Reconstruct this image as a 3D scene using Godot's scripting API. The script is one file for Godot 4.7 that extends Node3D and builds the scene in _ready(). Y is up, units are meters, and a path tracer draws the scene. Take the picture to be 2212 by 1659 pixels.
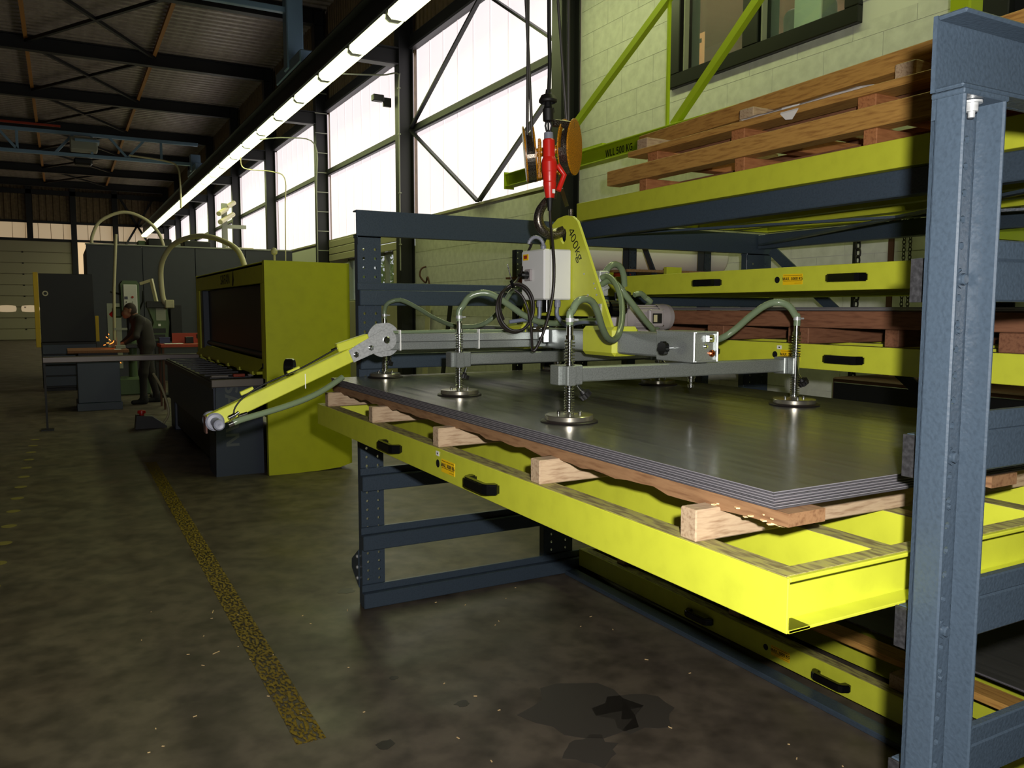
extends Node3D
# A sheet-metal workshop: a rack with an open drawer of steel sheets under a vacuum lifter, machines along the hall behind.
# x runs from the aisle towards the window wall, z is negative down the hall, y is up; metres.

class B:
	var st := SurfaceTool.new()
	var xf := Transform3D()
	var col := Color(1, 1, 1)
	func _init(t := Transform3D()):
		xf = t
		st.begin(Mesh.PRIMITIVE_TRIANGLES)
	func v(p: Vector3, n: Vector3):
		st.set_color(col)
		st.set_normal((xf.basis * n).normalized())
		st.add_vertex(xf * p)
	func tri(a: Vector3, b: Vector3, c: Vector3):
		var n := (b - a).cross(c - a).normalized()
		v(a, n); v(c, n); v(b, n)
	func quad(a: Vector3, b: Vector3, c: Vector3, d: Vector3):
		tri(a, b, c); tri(a, c, d)
	func outw(pts: Array, o: Vector3):
		var n: Vector3 = (pts[1] - pts[0]).cross(pts[2] - pts[0])
		var m := Vector3.ZERO
		for p in pts: m += p
		if n.dot(m / pts.size() - o) < 0: pts.reverse()
		if pts.size() == 4: quad(pts[0], pts[1], pts[2], pts[3])
		else: tri(pts[0], pts[1], pts[2])
	func box(lo: Vector3, hi: Vector3, bv := 0.0):
		var l := Vector3(minf(lo.x, hi.x), minf(lo.y, hi.y), minf(lo.z, hi.z))
		var o := (lo + hi) / 2
		var h := Vector3(maxf(lo.x, hi.x), maxf(lo.y, hi.y), maxf(lo.z, hi.z)) - o
		bv = minf(bv, minf(h.x, minf(h.y, h.z)) * 0.9)
		var g := h - Vector3(bv, bv, bv)
		for ax in 3:
			var a1 := (ax + 1) % 3
			var a2 := (ax + 2) % 3
			for s in [-1, 1]:
				var q := []
				for k in [[-1, -1], [1, -1], [1, 1], [-1, 1]]:
					var p := Vector3.ZERO
					p[ax] = s * h[ax]; p[a1] = k[0] * g[a1]; p[a2] = k[1] * g[a2]
					q.append(o + p)
				outw(q, o)
			if bv > 0:
				for k in [[-1, -1], [1, -1], [1, 1], [-1, 1]]:
					var q := []
					for e in [[-1, 0], [1, 0], [1, 1], [-1, 1]]:
						var p := Vector3.ZERO
						p[ax] = e[0] * g[ax]
						p[a1] = k[0] * (h[a1] if e[1] == 0 else g[a1])
						p[a2] = k[1] * (g[a2] if e[1] == 0 else h[a2])
						q.append(o + p)
					outw(q, o)
		if bv > 0:
			for s in 8:
				var sg := Vector3(1 if s & 1 else -1, 1 if s & 2 else -1, 1 if s & 4 else -1)
				outw([o + sg * Vector3(h.x, g.y, g.z), o + sg * Vector3(g.x, h.y, g.z), o + sg * Vector3(g.x, g.y, h.z)], o)
	# a bar with a rectangular section from a to b; w across, t along the other normal (nearest to up)
	func bar(a: Vector3, b: Vector3, w: float, t: float, up := Vector3.UP, bv := 0.0):
		var keep := xf
		var zz := (b - a).normalized()
		if absf(zz.dot(up)) > 0.98: up = Vector3.RIGHT
		var xx := up.cross(zz).normalized()
		var yy := zz.cross(xx)
		xf = xf * Transform3D(Basis(xx, yy, zz), (a + b) / 2)
		var L := (b - a).length() / 2
		box(Vector3(-w / 2, -t / 2, -L), Vector3(w / 2, t / 2, L), bv)
		xf = keep
	func tube(pts: Array, r: float, seg := 8, rib := 0.0, caps := true):
		var n := pts.size()
		var t0: Vector3 = (pts[1] - pts[0]).normalized()
		var u := t0.cross(Vector3.UP if absf(t0.y) < 0.9 else Vector3.RIGHT).normalized()
		var rings := []
		var us := []
		for i in n:
			var t: Vector3 = (pts[mini(i + 1, n - 1)] - pts[maxi(i - 1, 0)]).normalized()
			u = (u - t * u.dot(t)).normalized()
			var w := t.cross(u)
			var rr := r + (rib if i % 2 else 0.0)
			var ring := []
			var nn := []
			for k in seg:
				var d := u * cos(TAU * k / seg) + w * sin(TAU * k / seg)
				ring.append(pts[i] + d * rr); nn.append(d)
			rings.append(ring); us.append(nn)
		for i in n - 1:
			for k in seg:
				var k2 := (k + 1) % seg
				v(rings[i][k], us[i][k]); v(rings[i + 1][k], us[i + 1][k]); v(rings[i + 1][k2], us[i + 1][k2])
				v(rings[i][k], us[i][k]); v(rings[i + 1][k2], us[i + 1][k2]); v(rings[i][k2], us[i][k2])
		if caps:
			for e in [0, n - 1]:
				var o: Vector3 = pts[e]
				var back: Vector3 = pts[1] if e == 0 else pts[n - 2]
				for k in seg: outw([o, rings[e][k], rings[e][(k + 1) % seg]], back)
	# profile of (radius, height) turned round the y axis of t
	func lathe(prof: Array, seg := 20, t := Transform3D()):
		var keep := xf
		xf = xf * t
		for i in prof.size() - 1:
			var p: Vector2 = prof[i]
			var q: Vector2 = prof[i + 1]
			var d := q - p
			if d.length() < 1e-6: continue
			var nr := Vector2(d.y, -d.x).normalized()
			for k in seg:
				var a := TAU * k / seg
				var b := TAU * (k + 1) / seg
				var ca := Vector3(cos(a), 0, sin(a))
				var cb := Vector3(cos(b), 0, sin(b))
				var na := ca * nr.x + Vector3.UP * nr.y
				var nb := cb * nr.x + Vector3.UP * nr.y
				var pa := ca * p.x + Vector3.UP * p.y
				var pb := cb * p.x + Vector3.UP * p.y
				var qa := ca * q.x + Vector3.UP * q.y
				var qb := cb * q.x + Vector3.UP * q.y
				if p.x > 1e-6:
					v(pa, na); v(pb, nb); v(qb, nb)
				if q.x > 1e-6:
					v(pa, na); v(qb, nb); v(qa, na)
		xf = keep
	# outline in x, y pushed out along z from z0 to z1
	func prism(poly: PackedVector2Array, z0: float, z1: float):
		if z0 > z1:
			var zs := z0
			z0 = z1; z1 = zs
		if Geometry2D.is_polygon_clockwise(poly): poly.reverse()
		var idx := Geometry2D.triangulate_polygon(poly)
		for i in range(0, idx.size(), 3):
			var a := poly[idx[i]]
			var b := poly[idx[i + 1]]
			var c := poly[idx[i + 2]]
			if (b - a).cross(c - a) < 0:
				var s := b
				b = c; c = s
			tri(Vector3(a.x, a.y, z1), Vector3(b.x, b.y, z1), Vector3(c.x, c.y, z1))
			tri(Vector3(a.x, a.y, z0), Vector3(c.x, c.y, z0), Vector3(b.x, b.y, z0))
		for i in poly.size():
			var a := poly[i]
			var b := poly[(i + 1) % poly.size()]
			quad(Vector3(a.x, a.y, z0), Vector3(b.x, b.y, z0), Vector3(b.x, b.y, z1), Vector3(a.x, a.y, z1))
	# plate in x, y with round holes on a grid of cells; each cell is w by h with a hole of radius r
	func holed(x0: float, y0: float, w: float, h: float, nx: int, ny: int, r: float, z0: float, z1: float):
		for i in nx:
			for j in ny:
				var c := Vector2(x0 + (i + 0.5) * w, y0 + (j + 0.5) * h)
				var rim := [Vector2(1, 0), Vector2(1, 1), Vector2(0, 1), Vector2(-1, 1), Vector2(-1, 0), Vector2(-1, -1), Vector2(0, -1), Vector2(1, -1)]
				for k in 8:
					var p: Vector2 = c + rim[k] * Vector2(w, h) / 2
					var q: Vector2 = c + rim[(k + 1) % 8] * Vector2(w, h) / 2
					var e := c + Vector2.from_angle(TAU * k / 8) * r
					var f := c + Vector2.from_angle(TAU * (k + 1) / 8) * r
					for z in [z0, z1]:
						outw([Vector3(p.x, p.y, z), Vector3(q.x, q.y, z), Vector3(f.x, f.y, z), Vector3(e.x, e.y, z)], Vector3(c.x, c.y, (z0 + z1) / 2))
					quad(Vector3(e.x, e.y, z0), Vector3(e.x, e.y, z1), Vector3(f.x, f.y, z1), Vector3(f.x, f.y, z0))
	func mesh() -> ArrayMesh:
		return st.commit()

var M := {}
var used := {}

func numbered(n: String) -> String:
	if not used.has(n):
		used[n] = 0
		return n
	used[n] += 1
	return "%s_%03d" % [n, used[n]]

func tag(o: Node, label: String, category: String, group := "", kind := ""):
	o.set_meta("label", label)
	o.set_meta("category", category)
	if group: o.set_meta("group", group)
	if kind: o.set_meta("kind", kind)
	return o

func thing(n: String, label: String, category: String, at := Vector3.ZERO, group := "", kind := "") -> Node3D:
	var o := Node3D.new()
	o.name = numbered(n)
	add_child(o)
	o.position = at
	return tag(o, label, category, group, kind)

func part(p: Node3D, n: String, b: B, m: Material) -> MeshInstance3D:
	return put(p, n, b.mesh(), m)

func put(p: Node3D, n: String, me: Mesh, m: Material, at := Vector3.ZERO) -> MeshInstance3D:
	var o := MeshInstance3D.new()
	o.mesh = me
	o.material_override = m
	if p == self: n = numbered(n)
	o.name = n
	p.add_child(o, true)
	o.position = at
	return o

func boxm(lo: Vector3, hi: Vector3, bv := 0.0) -> B:
	var b := B.new()
	b.box(lo, hi, bv)
	return b

func basis_to(dir: Vector3) -> Basis:   # a basis whose y axis points along dir
	var y := dir.normalized()
	var x := y.cross(Vector3.FORWARD if absf(y.z) < 0.9 else Vector3.RIGHT).normalized()
	return Basis(x, y, x.cross(y))

func smooth(pts: Array, n: int) -> Array:
	var out := []
	var m := pts.size()
	for i in m - 1:
		var a: Vector3 = pts[maxi(i - 1, 0)]
		var b: Vector3 = pts[i]
		var c: Vector3 = pts[i + 1]
		var d: Vector3 = pts[mini(i + 2, m - 1)]
		for k in n: out.append(b.cubic_interpolate(c, a, d, float(k) / n))
	out.append(pts[m - 1])
	return out

func text(p: Node3D, n: String, s: String, h: float, m: Material, t: Transform3D, bold := true, sx := 1.0):
	var tm := TextMesh.new()
	var f := SystemFont.new()
	f.font_names = PackedStringArray(["Droid Sans"])
	f.font_weight = 700 if bold else 400
	tm.font = f
	tm.text = s
	tm.font_size = 48
	tm.pixel_size = h / 35.0
	tm.depth = 0.0006
	tm.curve_step = 2.0
	var o := MeshInstance3D.new()
	o.mesh = tm
	o.material_override = m
	o.name = n
	p.add_child(o, true)
	o.transform = t * Transform3D(Basis.from_scale(Vector3(sx, 1, 1)), Vector3.ZERO)
	return o

# ---------------------------------------------------------------- materials
func noise(freq: float, seed_: int, stops: Array, octaves := 4, size := 512, type := FastNoiseLite.TYPE_SIMPLEX_SMOOTH, normal := false) -> NoiseTexture2D:
	var n := FastNoiseLite.new()
	n.seed = seed_
	n.noise_type = type
	n.frequency = freq
	n.fractal_octaves = octaves
	var t := NoiseTexture2D.new()
	t.width = size; t.height = size
	t.seamless = true
	t.noise = n
	if normal:
		t.as_normal_map = true
		t.bump_strength = 4.0
	else:
		var g := Gradient.new()
		var off := PackedFloat32Array()
		var cs := PackedColorArray()
		for s in stops:
			off.append(s[0]); cs.append(s[1])
		g.offsets = off; g.colors = cs
		t.color_ramp = g
	return t

func mat(n: String, c: Color, rough := 0.6, metal := 0.0, tex: Texture2D = null, sc := Vector3.ONE, world := false) -> StandardMaterial3D:
	var m := StandardMaterial3D.new()
	m.resource_name = n
	m.albedo_color = c
	m.roughness = rough
	m.metallic = metal
	if tex:
		m.albedo_texture = tex
		m.uv1_triplanar = true
		m.uv1_world_triplanar = world
		m.uv1_scale = sc
	M[n] = m
	return m

func glow(n: String, c: Color, e: float) -> StandardMaterial3D:
	var m := mat(n, Color(0.8, 0.8, 0.8), 0.5)
	m.emission_enabled = true
	m.emission = c
	m.emission_energy_multiplier = e
	return m

func grey(a: float) -> Color: return Color(a, a, a)

func materials():
	var fine := noise(0.02, 3, [[0.0, grey(0.95)], [0.5, grey(0.985)], [1.0, grey(1.0)]], 5)
	var lime := mat("lime_paint", Color(0.79, 0.81, 0.23), 0.42, 0.0, fine, Vector3.ONE * 1.3)
	lime.clearcoat_enabled = true; lime.clearcoat = 0.15; lime.clearcoat_roughness = 0.4
	mat("lime_worn", Color(0.66, 0.64, 0.42), 0.7, 0.0, noise(0.035, 12, [[0.0, Color(0.62, 0.56, 0.5)], [0.45, Color(0.86, 0.84, 0.8)], [0.6, Color(1, 1, 0.85)], [1.0, Color(1, 1, 0.72)]], 5), Vector3(3, 3, 0.6))
	mat("lime_machine", Color(0.77, 0.78, 0.07), 0.5, 0.0, fine, Vector3.ONE * 0.6)
	mat("lime_jib", Color(0.66, 0.74, 0.08), 0.45)
	var blue := mat("blue_paint", Color(0.245, 0.295, 0.345), 0.36, 0.0, noise(0.05, 5, [[0.0, grey(0.88)], [0.5, grey(0.97)], [1.0, grey(1.0)]], 5), Vector3.ONE * 3.0)
	blue.normal_enabled = true
	blue.normal_texture = noise(0.12, 8, [], 2, 256, FastNoiseLite.TYPE_SIMPLEX_SMOOTH, true)
	blue.normal_scale = 0.1
	mat("blue_dark", Color(0.17, 0.20, 0.26), 0.45, 0.0, noise(0.03, 6, [[0.0, grey(0.72)], [0.4, grey(0.95)], [1.0, grey(1.0)]], 5), Vector3.ONE * 1.5)
	mat("bare_steel", Color(0.33, 0.33, 0.34), 0.45, 0.6, noise(0.03, 7, [[0.0, grey(0.6)], [1.0, grey(1.0)]], 5), Vector3.ONE * 5)
	# wood: grain runs along local z
	var grain := noise(0.03, 21, [[0.0, Color(0.74, 0.66, 0.60)], [0.35, Color(0.92, 0.88, 0.85)], [0.6, Color(1, 0.98, 0.96)], [1.0, Color(0.94, 0.90, 0.87)]], 5)
	mat("wood_pale", Color(0.72, 0.64, 0.53), 0.75, 0.0, grain, Vector3(5, 5, 0.7))
	mat("wood_brown", Color(0.56, 0.43, 0.30), 0.78, 0.0, grain, Vector3(4, 4, 0.5))
	mat("wood_yellow", Color(0.74, 0.57, 0.29), 0.72, 0.0, grain, Vector3(4, 4, 0.45))
	mat("wood_red", Color(0.68, 0.46, 0.28), 0.75, 0.0, grain, Vector3(4, 4, 0.5))
	mat("wood_dark", Color(0.50, 0.34, 0.24), 0.78, 0.0, grain, Vector3(4, 4, 0.5))
	mat("wood_split", Color(0.93, 0.80, 0.58), 0.8)
	var zinc := noise(0.05, 31, [[0.0, grey(0.84)], [0.4, grey(0.93)], [0.6, grey(0.98)], [1.0, grey(1.0)]], 4, 512)
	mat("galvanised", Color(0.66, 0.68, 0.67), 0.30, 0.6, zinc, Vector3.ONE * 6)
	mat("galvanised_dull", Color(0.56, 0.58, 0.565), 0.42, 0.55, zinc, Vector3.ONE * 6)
	mat("chrome", Color(0.85, 0.86, 0.86), 0.14, 1.0)
	mat("zinc_plate", Color(0.76, 0.77, 0.77), 0.35, 0.4, zinc, Vector3.ONE * 3)
	# rolled steel: faint streaks along the rolling direction
	var sheet := mat("sheet_steel", Color(0.53, 0.53, 0.51), 0.26, 0.66, noise(0.03, 41, [[0.0, grey(0.86)], [0.4, grey(0.94)], [0.7, grey(1.0)], [1.0, grey(0.96)]], 5), Vector3(2.2, 2.2, 0.1))
	sheet.roughness_texture = noise(0.02, 43, [[0.0, grey(0.65)], [0.5, grey(0.9)], [1.0, grey(1.0)]], 5)
	sheet.roughness_texture_channel = BaseMaterial3D.TEXTURE_CHANNEL_RED
	mat("sheet_edge", Color(0.70, 0.68, 0.71), 0.4, 0.6)
	mat("sheet_edge_dark", Color(0.42, 0.41, 0.44), 0.5, 0.6)
	mat("black_plastic", Color(0.035, 0.035, 0.04), 0.16)
	mat("black_rubber", Color(0.045, 0.04, 0.042), 0.55)
	mat("brown_rubber", Color(0.13, 0.105, 0.10), 0.45)
	mat("grey_plastic", Color(0.50, 0.51, 0.56), 0.4)
	mat("grey_box", Color(0.86, 0.86, 0.85), 0.35)
	mat("grey_conduit", Color(0.42, 0.45, 0.52), 0.35)
	mat("motor_grey", Color(0.60, 0.57, 0.57), 0.4)
	mat("hose_green", Color(0.44, 0.50, 0.39), 0.22)
	mat("cup_plate", Color(0.72, 0.70, 0.64), 0.25, 0.9)
	mat("red_plastic", Color(0.80, 0.13, 0.09), 0.35)
	mat("yellow_hook", Color(0.82, 0.55, 0.07), 0.35, 0.0, noise(0.05, 51, [[0.0, Color(0.2, 0.16, 0.12)], [0.36, Color(0.42, 0.33, 0.22)], [0.46, Color(1, 1, 1)], [1.0, Color(1, 1, 1)]], 4), Vector3.ONE * 7)
	mat("worn_steel", Color(0.62, 0.60, 0.56), 0.3, 0.9, noise(0.05, 52, [[0.0, Color(0.2, 0.15, 0.12)], [0.4, Color(0.45, 0.38, 0.32)], [0.55, grey(0.9)], [1.0, grey(1.0)]], 4), Vector3.ONE * 8)
	mat("wire_rope", Color(0.34, 0.33, 0.32), 0.45, 0.7)
	mat("sticker_yellow", Color(0.96, 0.78, 0.06), 0.5)
	mat("ink", Color(0.03, 0.03, 0.03), 0.6)
	mat("white_tag", Color(0.92, 0.92, 0.90), 0.6)
	mat("brass", Color(0.80, 0.62, 0.32), 0.25, 1.0)
	mat("copper", Color(0.72, 0.40, 0.26), 0.25, 1.0)
	# building
	var fl := mat("concrete_floor", Color(0.445, 0.41, 0.365), 0.62, 0.0, noise(0.012, 61, [[0.0, Color(0.70, 0.68, 0.66)], [0.35, Color(0.82, 0.80, 0.78)], [0.6, Color(0.92, 0.90, 0.87)], [1.0, Color(0.97, 0.95, 0.91)]], 6, 1024), Vector3.ONE * 0.22, true)
	fl.detail_enabled = true
	fl.detail_blend_mode = BaseMaterial3D.BLEND_MODE_MUL
	fl.detail_albedo = noise(0.03, 62, [[0.0, grey(0.72)], [0.4, grey(0.88)], [0.7, grey(0.98)], [1.0, grey(0.94)]], 6, 1024)
	fl.detail_uv_layer = BaseMaterial3D.DETAIL_UV_1
	fl.roughness_texture = noise(0.015, 63, [[0.0, grey(0.55)], [1.0, grey(1.0)]], 5)
	fl.roughness_texture_channel = BaseMaterial3D.TEXTURE_CHANNEL_RED
	mat("oil_stain", Color(0.20, 0.18, 0.165), 0.45)
	mat("wet_mark", Color(0.27, 0.25, 0.225), 0.5)
	var ln := mat("worn_line", Color(0.62, 0.53, 0.10), 0.7, 0.0, noise(0.045, 64, [[0.0, Color(1, 1, 1, 0.0)], [0.46, Color(0.7, 0.7, 0.7, 0.0)], [0.47, Color(0.75, 0.72, 0.6, 1)], [1.0, Color(1, 1, 1, 1)]], 6, 512), Vector3(2.4, 2.4, 1.1), true)
	ln.transparency = BaseMaterial3D.TRANSPARENCY_ALPHA_SCISSOR
	ln.alpha_scissor_threshold = 0.5
	mat("yellow_dot", Color(0.52, 0.47, 0.22), 0.7)
	mat("painted_block", Color(0.86, 0.86, 0.82), 0.8, 0.0, noise(0.02, 66, [[0.0, grey(0.9)], [1.0, grey(1.0)]], 5), Vector3.ONE * 0.8, true)
	mat("mortar", Color(0.84, 0.84, 0.80), 0.9)
	mat("steel_frame", Color(0.085, 0.088, 0.10), 0.5)
	mat("cladding_brown", Color(0.50, 0.42, 0.29), 0.5, 0.0, noise(0.02, 67, [[0.0, grey(0.75)], [1.0, grey(1.0)]], 4), Vector3.ONE * 0.5, true)
	mat("cladding_pale", Color(0.72, 0.70, 0.58), 0.6)
	mat("roof_deck", Color(0.66, 0.61, 0.56), 0.38, 0.1, noise(0.02, 68, [[0.0, grey(0.7)], [1.0, grey(1.0)]], 4), Vector3.ONE * 0.5, true)
	mat("tie_ochre", Color(0.62, 0.42, 0.17), 0.6)
	mat("crane_blue", Color(0.46, 0.58, 0.68), 0.45)
	mat("door_panel", Color(0.66, 0.64, 0.52), 0.6)
	glow("daylight_sheet", Color(1.0, 0.955, 0.965), 0.96)
	glow("daylight_rib", Color(1.0, 0.93, 0.94), 0.72)
	glow("dull_daylight", Color(1.0, 0.86, 0.66), 0.30)
	glow("dull_daylight_rib", Color(1.0, 0.86, 0.66), 0.21)
	glow("tube_light", Color(0.97, 1.0, 0.78), 2.0)
	glow("spark", Color(1.0, 0.42, 0.12), 6.0)
	glow("office_lamp", Color(1.0, 0.9, 0.78), 1.6)
	mat("fitting_grey", Color(0.55, 0.56, 0.50), 0.5)
	mat("frame_black", Color(0.05, 0.062, 0.06), 0.35)
	mat("office_wall", Color(0.80, 0.73, 0.68), 0.8)
	var gl := mat("window_glass", Color(0.75, 0.85, 0.8, 0.1), 0.02)
	gl.transparency = BaseMaterial3D.TRANSPARENCY_ALPHA
	mat("mint_curtain", Color(0.72, 0.83, 0.72), 0.85)
	mat("poster_dark", Color(0.42, 0.36, 0.33), 0.7)
	mat("leaf", Color(0.55, 0.62, 0.16), 0.7)
	# machines
	mat("machine_blue", Color(0.20, 0.24, 0.31), 0.45)
	mat("cabin_blue", Color(0.20, 0.21, 0.24), 0.5, 0.0, fine, Vector3.ONE * 0.4, true)
	mat("machine_black", Color(0.055, 0.055, 0.06), 0.5)
	mat("machine_inside", Color(0.10, 0.095, 0.085), 0.5)
	mat("table_steel", Color(0.46, 0.43, 0.42), 0.4, 0.5)
	mat("table_slat", Color(0.12, 0.105, 0.09), 0.45, 0.3)
	mat("safety_yellow", Color(0.80, 0.66, 0.05), 0.5)
	mat("pipe_beige", Color(0.74, 0.71, 0.56), 0.35)
	mat("drill_green", Color(0.30, 0.38, 0.24), 0.5)
	mat("drill_white", Color(0.80, 0.80, 0.76), 0.4)
	mat("screen_dark", Color(0.04, 0.05, 0.08), 0.2)
	mat("orange_paint", Color(0.62, 0.20, 0.08), 0.5)
	mat("blue_plastic", Color(0.14, 0.17, 0.34), 0.4)
	mat("faded_lime_text", Color(0.45, 0.50, 0.12), 0.6)
	mat("pale_text", Color(0.36, 0.38, 0.40), 0.6)
	mat("film_roll", Color(0.88, 0.87, 0.85), 0.45)
	mat("cardboard", Color(0.50, 0.36, 0.30), 0.8)
	mat("paper", Color(0.90, 0.89, 0.87), 0.8)
	mat("rust_brown", Color(0.30, 0.17, 0.12), 0.7)
	mat("iron", Color(0.20, 0.19, 0.18), 0.5, 0.6)
	var sk := mat("figure", Color(1, 1, 1), 0.85)
	sk.vertex_color_use_as_albedo = true

# ---------------------------------------------------------------- view and light
const EYE := Vector3(0, 1.6, 0)
const COLZ := [-2.96, -7.7, -12.45, -17.2, -21.95, -26.7, -31.45, -36.2, -40.95, -45.7]
const FARZ := -47.5

func _ready():
	materials()
	# camera: 28.75 degrees off the hall axis, tilted 5.26 degrees down
	var yaw := deg_to_rad(28.75)
	var pitch := deg_to_rad(-5.26)
	var fw := Vector3(sin(yaw) * cos(pitch), sin(pitch), -cos(yaw) * cos(pitch))
	var rt := Vector3(cos(yaw), 0, sin(yaw))
	var up := rt.cross(fw)
	var roll := deg_to_rad(0.1)
	var cr := rt * cos(roll) + up * sin(roll)
	var cu := up * cos(roll) - rt * sin(roll)
	var cam := Camera3D.new()
	cam.name = "camera"
	cam.fov = rad_to_deg(2.0 * atan(829.5 / 1767.0))
	cam.near = 0.05
	cam.far = 300.0
	add_child(cam)
	cam.transform = Transform3D(Basis(cr, cu, -fw), EYE)
	cam.current = true
	# sky: an overcast day
	var env := Environment.new()
	env.background_mode = Environment.BG_SKY
	var sm := ProceduralSkyMaterial.new()
	sm.sky_top_color = Color(0.80, 0.84, 0.90)
	sm.sky_horizon_color = Color(0.90, 0.91, 0.92)
	sm.ground_horizon_color = Color(0.55, 0.55, 0.5)
	sm.ground_bottom_color = Color(0.35, 0.35, 0.3)
	sm.sky_energy_multiplier = 1.0
	var sky := Sky.new()
	sky.sky_material = sm
	env.sky = sky
	env.ambient_light_source = Environment.AMBIENT_SOURCE_DISABLED
	env.tonemap_mode = Environment.TONE_MAPPER_LINEAR
	env.tonemap_exposure = 1.0
	env.sdfgi_enabled = true
	env.ssao_enabled = true
	env.ssil_enabled = true
	var we := WorldEnvironment.new()
	we.name = "surroundings"
	we.environment = env
	add_child(we)
	# the photographer's flash, above and to the side of the lens
	var flash := SpotLight3D.new()
	flash.name = "camera_flash"
	flash.light_energy = 8.4
	flash.light_color = Color(1.0, 0.985, 0.97)
	flash.light_size = 0.022
	flash.spot_range = 60
	flash.spot_attenuation = 2
	flash.spot_angle = 52
	flash.spot_angle_attenuation = 0.5
	flash.shadow_enabled = true
	add_child(flash)
	flash.transform = Transform3D(Basis(cr, cu, -fw), EYE + cr * 0.085 + cu * 0.105)
	shell()
	windows()
	roof()
	far_wall()
	office()
	tubes()
	rack()
	drawers()
	loads()
	lifter()
	hoist()
	jib()
	behind_rack()
	shear()
	workshop()
	worker()

# ---------------------------------------------------------------- building
func shell():
	var f := thing("floor", "dark stained concrete workshop floor", "floor", Vector3.ZERO, "", "structure")
	part(f, "slab", boxm(Vector3(-9, -0.2, -48), Vector3(5.3, 0, 4)), M.concrete_floor)
	var ln := thing("floor_marking", "worn yellow line painted along the floor", "floor line", Vector3.ZERO, "", "structure")
	part(ln, "paint", boxm(Vector3(0.69, 0.0, -9.2), Vector3(0.80, 0.0015, -2.9)), M.worn_line)
	var ds := thing("floor_dots", "row of round yellow spots painted on the aisle floor", "floor marks", Vector3.ZERO, "", "structure")
	for i in 13:
		var b := B.new()
		b.lathe([Vector2(0.05, 0), Vector2(0.05, 0.0015), Vector2(0, 0.0015)], 14, Transform3D(Basis(), Vector3(-0.425 + 0.006 * i, 0, -5.45 - 0.5 * i)))
		part(ds, "spot", b, M.yellow_dot)
	# stains on the floor in front of the rack
	var st := thing("floor_stains", "dark oil stains soaked into the concrete beside the rack", "stains", Vector3.ZERO, "", "structure")
	var rng := RandomNumberGenerator.new()
	rng.seed = 7
	for s in [[1.75, -2.62, 0.24, 0.0], [1.95, -2.5, 0.17, 0.4], [1.62, -2.35, 0.11, 1.0], [1.35, -4.42, 0.05, 0.0], [0.98, -2.75, 0.035, 0.0], [1.75, -1.75, 0.05, 0.0], [1.2, -3.25, 0.022, 0.0], [1.36, -2.9, 0.03, 0.5], [0.75, -1.9, 0.03, 0.0]]:
		var b := B.new()
		var poly := PackedVector2Array()
		for k in 18:
			poly.append(Vector2.from_angle(TAU * k / 18 + s[3]) * s[2] * rng.randf_range(0.7, 1.12))
		b.xf = Transform3D(Basis(Vector3.RIGHT, -PI / 2), Vector3(s[0], 0.0004, s[1]))
		b.prism(poly, 0, 0.0006)
		part(st, "stain", b, M.oil_stain if s[2] < 0.1 else M.wet_mark)
	var cr := thing("floor_litter", "wood chips and grit scattered on the concrete by the rack", "litter", Vector3.ZERO, "", "stuff")
	var lb := B.new()
	for i in 70:
		var p := Vector3(rng.randf_range(0.2, 2.4), 0.0015, rng.randf_range(-4.6, -1.5))
		var L := rng.randf_range(0.002, 0.009) * (2.2 if i % 9 == 0 else 1.0)
		lb.xf = Transform3D(Basis(Vector3.UP, rng.randf() * 6.0), p)
		lb.box(Vector3(-L, -0.0012, -0.0018), Vector3(L, 0.0012, 0.0018))
	part(cr, "chips", lb, M.wood_split)
	# window wall: painted blocks up to the sills, the office wall in full height
	var w := thing("wall_right", "painted concrete block wall behind the rack", "wall", Vector3.ZERO, "", "structure")
	var core := B.new()
	core.box(Vector3(5.006, 0, -12.35), Vector3(5.25, 2.99, 4.0))
	core.box(Vector3(5.006, 0, -13.3), Vector3(5.25, 2.6, -12.35))
	core.box(Vector3(5.006, 0, -15.85), Vector3(5.25, 1.75, -13.3))
	core.box(Vector3(5.006, 0, -47.4), Vector3(5.25, 2.99, -15.85))
	core.box(Vector3(5.006, 2.99, -7.6), Vector3(5.25, 3.6, 4.0))
	core.box(Vector3(5.006, 3.6, -7.6), Vector3(5.25, 5.2, -6.08))
	core.box(Vector3(5.006, 3.6, -4.03), Vector3(5.25, 5.2, 4.0))
	core.box(Vector3(5.006, 5.2, -7.6), Vector3(5.25, 7.75, 4.0))
	part(w, "core", core, M.mortar)
	var L := 0.5
	var H := 0.25
	var cells := []
	for row in 31:
		for k in 36:
			var z1 := 0.9 - k * L - (0.25 if row % 2 else 0.0)
			var z0 := z1 - L
			var y0 := row * H - 0.01
			var y1 := minf(y0 + H, 7.7)
			if z1 < -12.3 or (y0 > 2.9 and z1 <= -7.55): continue
			if y0 < 3.0 and y1 > 2.99 and z0 < -7.6: y1 = 2.985
			z0 = maxf(z0, -12.34)
			if y0 >= 2.9: z0 = maxf(z0, -7.58)
			if y1 > 3.6 and y0 < 5.2 and z0 < -4.03 and z1 > -6.08:   # the office window is left open
				if y0 < 3.6: y1 = 3.6
				elif z1 > -4.03: z0 = -4.03
				elif z0 < -6.08: z1 = -6.08
				else: continue
			if z1 - z0 < 0.02 or y1 - y0 < 0.02: continue
			var eye := Vector3(5, (y0 + y1) / 2, (z0 + z1) / 2)
			cells.append([eye.z > -2.4, eye.distance_to(EYE) + (9.0 if eye.y < 0.5 or eye.y > 5.0 or eye.z > -2.4 else 0.0), z0, z1, y0, y1])
	cells.sort_custom(func(a, b): return a[1] < b[1])
	var rest := B.new()
	var cache := {}
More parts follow.
